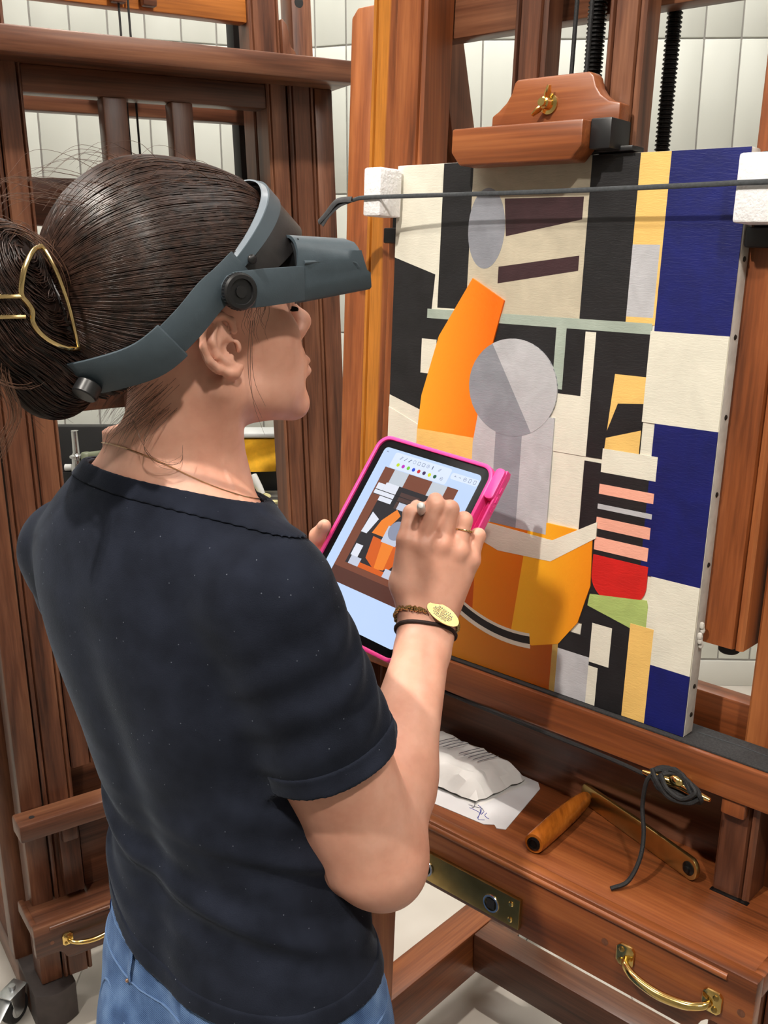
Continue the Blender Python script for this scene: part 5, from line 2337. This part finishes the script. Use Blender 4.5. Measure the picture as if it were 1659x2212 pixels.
ICOL = {'sc_wood': (120, 66, 48), 'sc_wood2': (84, 44, 36), 'sc_black': (34, 32, 40), 'sc_white': (226, 230, 242), 'sc_blue': (22, 28, 100), 'sc_orange': (240, 130, 40), 'sc_orange2': (214, 92, 22),
        'sc_grey': (140, 146, 168), 'sc_yellow': (228, 190, 130), 'sc_red': (220, 60, 60), 'sc_lightgrey': (196, 202, 220), 'sc_brown': (76, 52, 50), 'sc_icon': (96, 108, 134), 'sc_panel': (196, 204, 214),
        'dot_a': (196, 220, 40), 'dot_b': (190, 40, 190), 'dot_c': (120, 200, 40), 'dot_d': (20, 70, 210), 'dot_e': (210, 40, 50), 'dot_f': (60, 40, 90), 'dot_g': (216, 226, 40), 'dot_h': (20, 90, 60)}
for k, v in ICOL.items():
    emit(k, rgb(*v), 1.0)
sk = list(ICOL)
sm_ = MB()
lay = [0]


def spoly(poly, mat):
    lay[0] += 1
    z = .00072 + lay[0] * .000012
    sm_.add([(x, y, z) for x, y in poly], [tuple(range(len(poly)))], sk.index(mat))


# the photo on the screen: easel, strap and the painting's colour blocks
PX0, PX1, PY0, PY1 = -.0640, .0570, -.0690, .0890
fx_ = lambda u, v: (PX0 + (PX1 - PX0) * u, PY0 + (PY1 - PY0) * v)
Rs = lambda a, b, c, d: [fx_(a, c), fx_(b, c), fx_(b, d), fx_(a, d)]
spoly(Rs(0, 1, 0, 1), 'sc_wood')
spoly(Rs(.14, .86, .86, 1), 'sc_panel')
spoly(Rs(.34, .66, .84, 1), 'sc_wood')
spoly(Rs(0, 1, 0, .12), 'sc_wood2')
spoly(Rs(0, 1, .12, .17), 'sc_wood')
spoly(Rs(.12, .90, .17, .88), 'sc_black')
spoly(Rs(.12, .30, .72, .88), 'sc_white')
spoly(Rs(.36, .62, .70, .84), 'sc_brown')
spoly(Rs(.40, .60, .70, .76), 'sc_lightgrey')
spoly(Rs(.70, .77, .70, .88), 'sc_yellow')
spoly(Rs(.77, .90, .70, .88), 'sc_blue')
spoly(Rs(.02, .12, .76, .86), 'sc_white')
spoly(Rs(.90, 1.0, .74, .84), 'sc_white')
spoly([fx_(.12, .44), fx_(.20, .44), fx_(.26, .58), fx_(.14, .62)], 'sc_white')
spoly(Rs(.14, .24, .24, .34), 'sc_white')
spoly(Rs(.16, .30, .17, .24), 'sc_lightgrey')
spoly([fx_(.26, .46), fx_(.30, .58), fx_(.42, .70), fx_(.50, .66), fx_(.44, .56), fx_(.42, .46)], 'sc_orange')
spoly([fx_(.30, .44), fx_(.74, .42), fx_(.76, .34), fx_(.68, .24), fx_(.50, .20), fx_(.34, .26)], 'sc_orange2')
spoly([fx_(.44, .42), fx_(.60, .42), fx_(.62, .22), fx_(.50, .20)], 'sc_orange')
spoly(Rs(.42, .62, .42, .56), 'sc_lightgrey')
spoly([fx_(.54 + .10 * math.cos(t), .54 + .08 * math.sin(t)) for t in np.linspace(0, 2 * math.pi, 25)[:-1]], 'sc_grey')
spoly(Rs(.70, .76, .30, .36), 'sc_red')
spoly(Rs(.66, .78, .38, .42), 'sc_white')
spoly(Rs(.30, .70, .17, .21), 'sc_orange2')
spoly(Rs(.64, .74, .17, .24), 'sc_lightgrey')
spoly(Rs(.80, .90, .17, .26), 'sc_blue')
spoly(Rs(.78, .90, .50, .60), 'sc_white')
for v in (.800, .760):
    spoly(Rs(0.02, .98, v, v + .006), 'sc_black')
# tool bar: icons, colour dots
z_bar = MB()
z_bar.prism(rrect(.094, .0215, .003, 4, -.012, .1005), lambda x, y: (x, y, .0005), lambda x, y: (x, y, .00075))
z_bar.prism(rrect(.042, .0085, .003, 4, .058, .1035), lambda x, y: (x, y, .0005), lambda x, y: (x, y, .00075))
z_bar.build('toolbar', 'screen_bar', scr)
lay[0] = 12
for i, c in enumerate(('dot_a', 'dot_b', 'dot_c', 'dot_d', 'dot_e', 'dot_f', 'dot_g', 'dot_h')):
    x = -.0462 + .0088 * i
    spoly([(x + .0025 * math.cos(t), .0958 + .0025 * math.sin(t)) for t in np.linspace(0, 2 * math.pi, 17)[:-1]], c)


def sring(x, y, r, w=.0004, n=14):
    for i in range(n):
        a, b = 2 * math.pi * i / n, 2 * math.pi * (i + 1) / n
        spoly([(x + r * math.cos(a), y + r * math.sin(a)), (x + r * math.cos(b), y + r * math.sin(b)), (x + (r - w) * math.cos(b), y + (r - w) * math.sin(b)), (x + (r - w) * math.cos(a), y + (r - w) * math.sin(a))], 'sc_icon')
        lay[0] -= 1


def sline(x0, y0, x1, y1, w=.0005):
    d = Vector((x1 - x0, y1 - y0)).normalized()
    n_ = Vector((-d.y, d.x)) * w / 2
    spoly([(x0 + n_.x, y0 + n_.y), (x1 + n_.x, y1 + n_.y), (x1 - n_.x, y1 - n_.y), (x0 - n_.x, y0 - n_.y)], 'sc_icon')
    lay[0] -= 1


for i in range(9):
    x, y = -.0462 + .0075 * i + (.004 if i > 7 else 0), .1055
    if i in (0, 8):
        sline(x - .002, y - .002, x + .001, y + .0022)
        sline(x - .0008, y - .0024, x + .0022, y + .0018)
    elif i in (1, 2):
        sline(x - .002, y - .002, x + .002, y + .002, .0012 if i == 2 else .0007)
        sline(x - .002, y - .002, x - .0005, y - .0022)
    elif i in (3, 6):
        sring(x, y, .0023)
        if i == 6:
            sring(x, y, .0008)
    elif i in (4, 5):
        for sx in (-1, 1):
            sline(x + sx * .002, y - .002, x + sx * .002, y + .002)
            sline(x - .002, y + sx * .002, x + .002, y + sx * .002)
    else:
        sline(x, y - .0022, x, y + .0022, .0013)
sring(.026, .0958, .0022)
sline(.0245, .0958, .0275, .0958)
sring(.0590, .1035, .0024)
sline(.0578, .1035, .0602, .1035)
for x in (.0665, .0740):
    for sx in (-1, 1):
        sline(x + sx * .0016, .1013, x + sx * .0016, .1057)
        sline(x - .0016, .1035 + sx * .0022, x + .0016, .1035 + sx * .0022)
sline(.0425, .1035, .0455, .1035)
sline(.0425, .1035, .0440, .1048)
sline(-.0735, .1085, -.0700, .1085)
sline(-.0735, .1085, -.0720, .1098)
lay[0] = 90
sline(.0500, .1035, .0530, .1035)
so_ = sm_.build('screen_image', sk, scr, smooth=False)
so_['label'] = 'app screen with tool icons, colour dots and a photo'
# stylus
tipT = tw(.0341, .0346, .0009)
dirP = (TBc * 0 + A3(.054, .914, -.398))
dirP /= np.linalg.norm(dirP)
endE = tipT - dirP * .166
m = MB()
m.lathe([(.0010, 0), (.0016, .002), (.0036, .016), (.0045, .022), (.0045, .155), (.0044, .160), (.0038, .1635), (.0024, .1655), (0, .166)], tuple(tipT), tuple(-dirP), 22)
o = m.build('stylus', 'pencil_white')
tag(o, 'white stylus pen pinched in the woman\'s right hand above the tablet', 'stylus')

# ------------------------------------------------------------------ far bench with conservation gear
tbz = .775
tbl = empty('work_table', (-.95, 3.02, 0))
tag(tbl, 'grey worktable behind the left easel, half hidden by the woman', 'table')
box('table_top', -.19, .68, -.20, .09, tbz - .035, tbz, 'table_grey', tbl, .003)
box('apron', -.17, .64, -.17, -.15, tbz - .10, tbz - .035, 'black_matte', tbl, .002)
for x in (-.17, .60):
    for y in (-.16, .04):
        box('leg', x, x + .04, y, y + .04, 0, tbz - .035, 'black_matte', tbl, .002)


def top(name, o, lab, cat, grp=None):
    return tag(o, lab, cat, grp)


def rel(p):
    return p


# metal tray with small vessels
tr = empty('metal_tray', (-.375, 2.93, tbz))
tag(tr, 'shallow grey metal tray of small vessels on the far worktable', 'tray')
m = MB()
frame_mesh(m, rrect(.26, .16, .015), rrect(.252, .152, .012), .0, .022)
m.prism(rrect(.25, .15, .012), lambda x, y: (x, y, 0), lambda x, y: (x, y, .003))
m.build('pan', 'steel_tray', tr, .001)
m = MB()
m.lathe([(.024, 0), (.026, .003), (.026, .045), (.024, .048), (.022, .046), (.022, .006), (0, .006)], (-.470, 2.93, tbz + .003), (0, 0, 1), 24)
top('cup', m.build('cup', 'white_ceramic'), 'small white cup standing in the metal tray behind her neck', 'cup')
m = MB()
m.lathe([(.022, 0), (.036, .006), (.046, .016), (.044, .018), (.030, .012), (0, .012)], (-.392, 2.95, tbz + .003), (0, 0, 1), 26)
top('dish', m.build('dish', 'cream_stuff'), 'shallow pale yellow dish in the metal tray', 'dish')
m = MB()
m.ball((-.445, 2.885, tbz + .0165), (.015, .013, .0135), 14)
top('cotton_ball', m.build('cotton_ball', 'foam'), 'round white cotton ball at the front of the metal tray', 'cotton ball')
m = MB()
m.ball((-.385, 2.880, tbz + .012), (.020, .012, .009), 14)
top('cotton_wad', m.build('cotton_wad', 'tissue'), 'flattened white wad in the metal tray below the dish', 'cotton wad')
m = MB()
m.lathe([(.012, 0), (.012, .016), (.010, .018), (0, .018)], (-.330, 2.895, tbz + .003), (0, 0, 1), 14)
top('jar', m.build('jar', 'cream_stuff'), 'tiny yellowish jar at the right end of the metal tray', 'jar')
m = MB()
m.ball((-.34, 2.845, tbz + .008), (.045, .020, .008), 14)
top('crumpled_tissue', m.build('crumpled_tissue', 'tissue'), 'crumpled pale tissue on the table before the metal tray', 'tissue')
# dark equipment case with white lid, yellow cloth draped over
cs = empty('equipment_case', (-.42, 3.09, tbz))
tag(cs, 'black equipment case with a light grey lid on the far worktable', 'case')
box('case_body', -.20, .19, -.05, .015, 0, .185, 'black_matte', cs, .006)
box('case_lid', -.21, .16, -.085, .018, .19, .205, 'light_grey_plastic', cs, .005)
m = MB()
vs, fs = [], []
nx, ny = 10, 16
for j in range(ny + 1):
    t = j / ny
    for i in range(nx + 1):
        s = i / nx
        x = -.445 + .12 * s - .012 * t
        if t < .3:
            y, z = 3.06 - .04 * t / .3, tbz + .1845 + .0005
        else:
            y = 3.020 - .012 * (t - .3) + .006 * math.sin(9 * t + 4 * s)
            z = tbz + .1845 - (t - .3) * .145
        y = min(y, 3.035)
        vs.append((x, y, z))
for j in range(ny):
    for i in range(nx):
        fs.append((j * (nx + 1) + i, j * (nx + 1) + i + 1, (j + 1) * (nx + 1) + i + 1, (j + 1) * (nx + 1) + i))
vs2 = [(x, y - .005, z + .001) for x, y, z in vs]
N_ = len(vs)
m.add(vs, fs)
m.add(vs2, [f[::-1] for f in fs])
o = m.build('yellow_cloth', 'yellow_cloth', smooth=True)
tag(o, 'folded yellow cloth hanging over the front of the black case', 'cloth')
m = MB()
m.tube([(-.405, 2.985, tbz + .075), (-.385, 2.965, tbz + .045), (-.372, 2.955, tbz + .024)], [.014, .012, .009], 12)
top('plastic_bag', m.build('plastic_bag', 'tissue'), 'small twisted clear bag below the yellow cloth', 'bag')
# microscope-like stand at the left
st = empty('microscope', (-.930, 2.945, tbz))
tag(st, 'chrome microscope stand with grey-green body between the bun and shoulder', 'microscope')
m = MB()
m.lathe([(.075, 0), (.075, .012), (.02, .016), (.018, .05), (.014, .06), (.014, .078), (.019, .082), (.019, .120), (.016, .124), (.016, .140), (.022, .143), (.022, .150), (.014, .153), (.011, .158), (.011, .225), (0, .225)], (0, 0, 0), (0, 0, 1), 24)
m.build('column', 'chrome', st)
m = MB()
m.lathe([(.014, 0), (.016, .004), (.016, .070), (.013, .074), (0, .074)], (.030, -.005, .085), (0, 0, 1), 20)
m.tube([(.030, -.005, .150), (.060, -.010, .152), (.090, -.012, .160)], [.010, .012, .009], 12)
m.build('optic_body', 'green_grey', st)
m = MB()
m.tube([(0, -.005, .075), (.03, -.012, .060), (.05, -.02, .052)], .007, 10)
m.build('focus_arm', 'zinc', st)
m = MB()
m.tube([(-1.00, 3.042, tbz + .088), (-.80, 3.042, tbz + .088)], .011, 14)
o = m.build('paper_roll', 'white_paint')
tag(o, 'thin white roll lying on a low black box behind the microscope', 'roll')
o = box('storage_box', -1.08, -.70, 3.062, 3.105, tbz, tbz + .215, 'black_matte', None, .004)
tag(o, 'upright black box behind the chrome microscope', 'box')
o = box('low_box', -1.04, -.74, 3.028, 3.061, tbz, tbz + .0765, 'black_plastic', None, .003)
tag(o, 'low black box under the thin white roll', 'box')
o = box('paper_pad', -1.10, -1.012, 2.84, 2.93, tbz, tbz + .006, 'white_paint', None, .001)
tag(o, 'white pad of paper on the table left of the microscope', 'paper pad')
# black soft bag far left
bg = Sdf()
bg.u(Ell((-1.27, 2.62, .19), (.20, .15, .19)), .05)
bg.u(Ell((-1.26, 2.60, .40), (.17, .12, .13)), .08)
bg.inter(lambda p: .003 - p[:, 2])
o = sdf_obj('bag', bg, .012, 'black_matte', None, coarse=3)
tag(o, 'black soft bag on the floor at the far left edge behind the easel', 'bag')
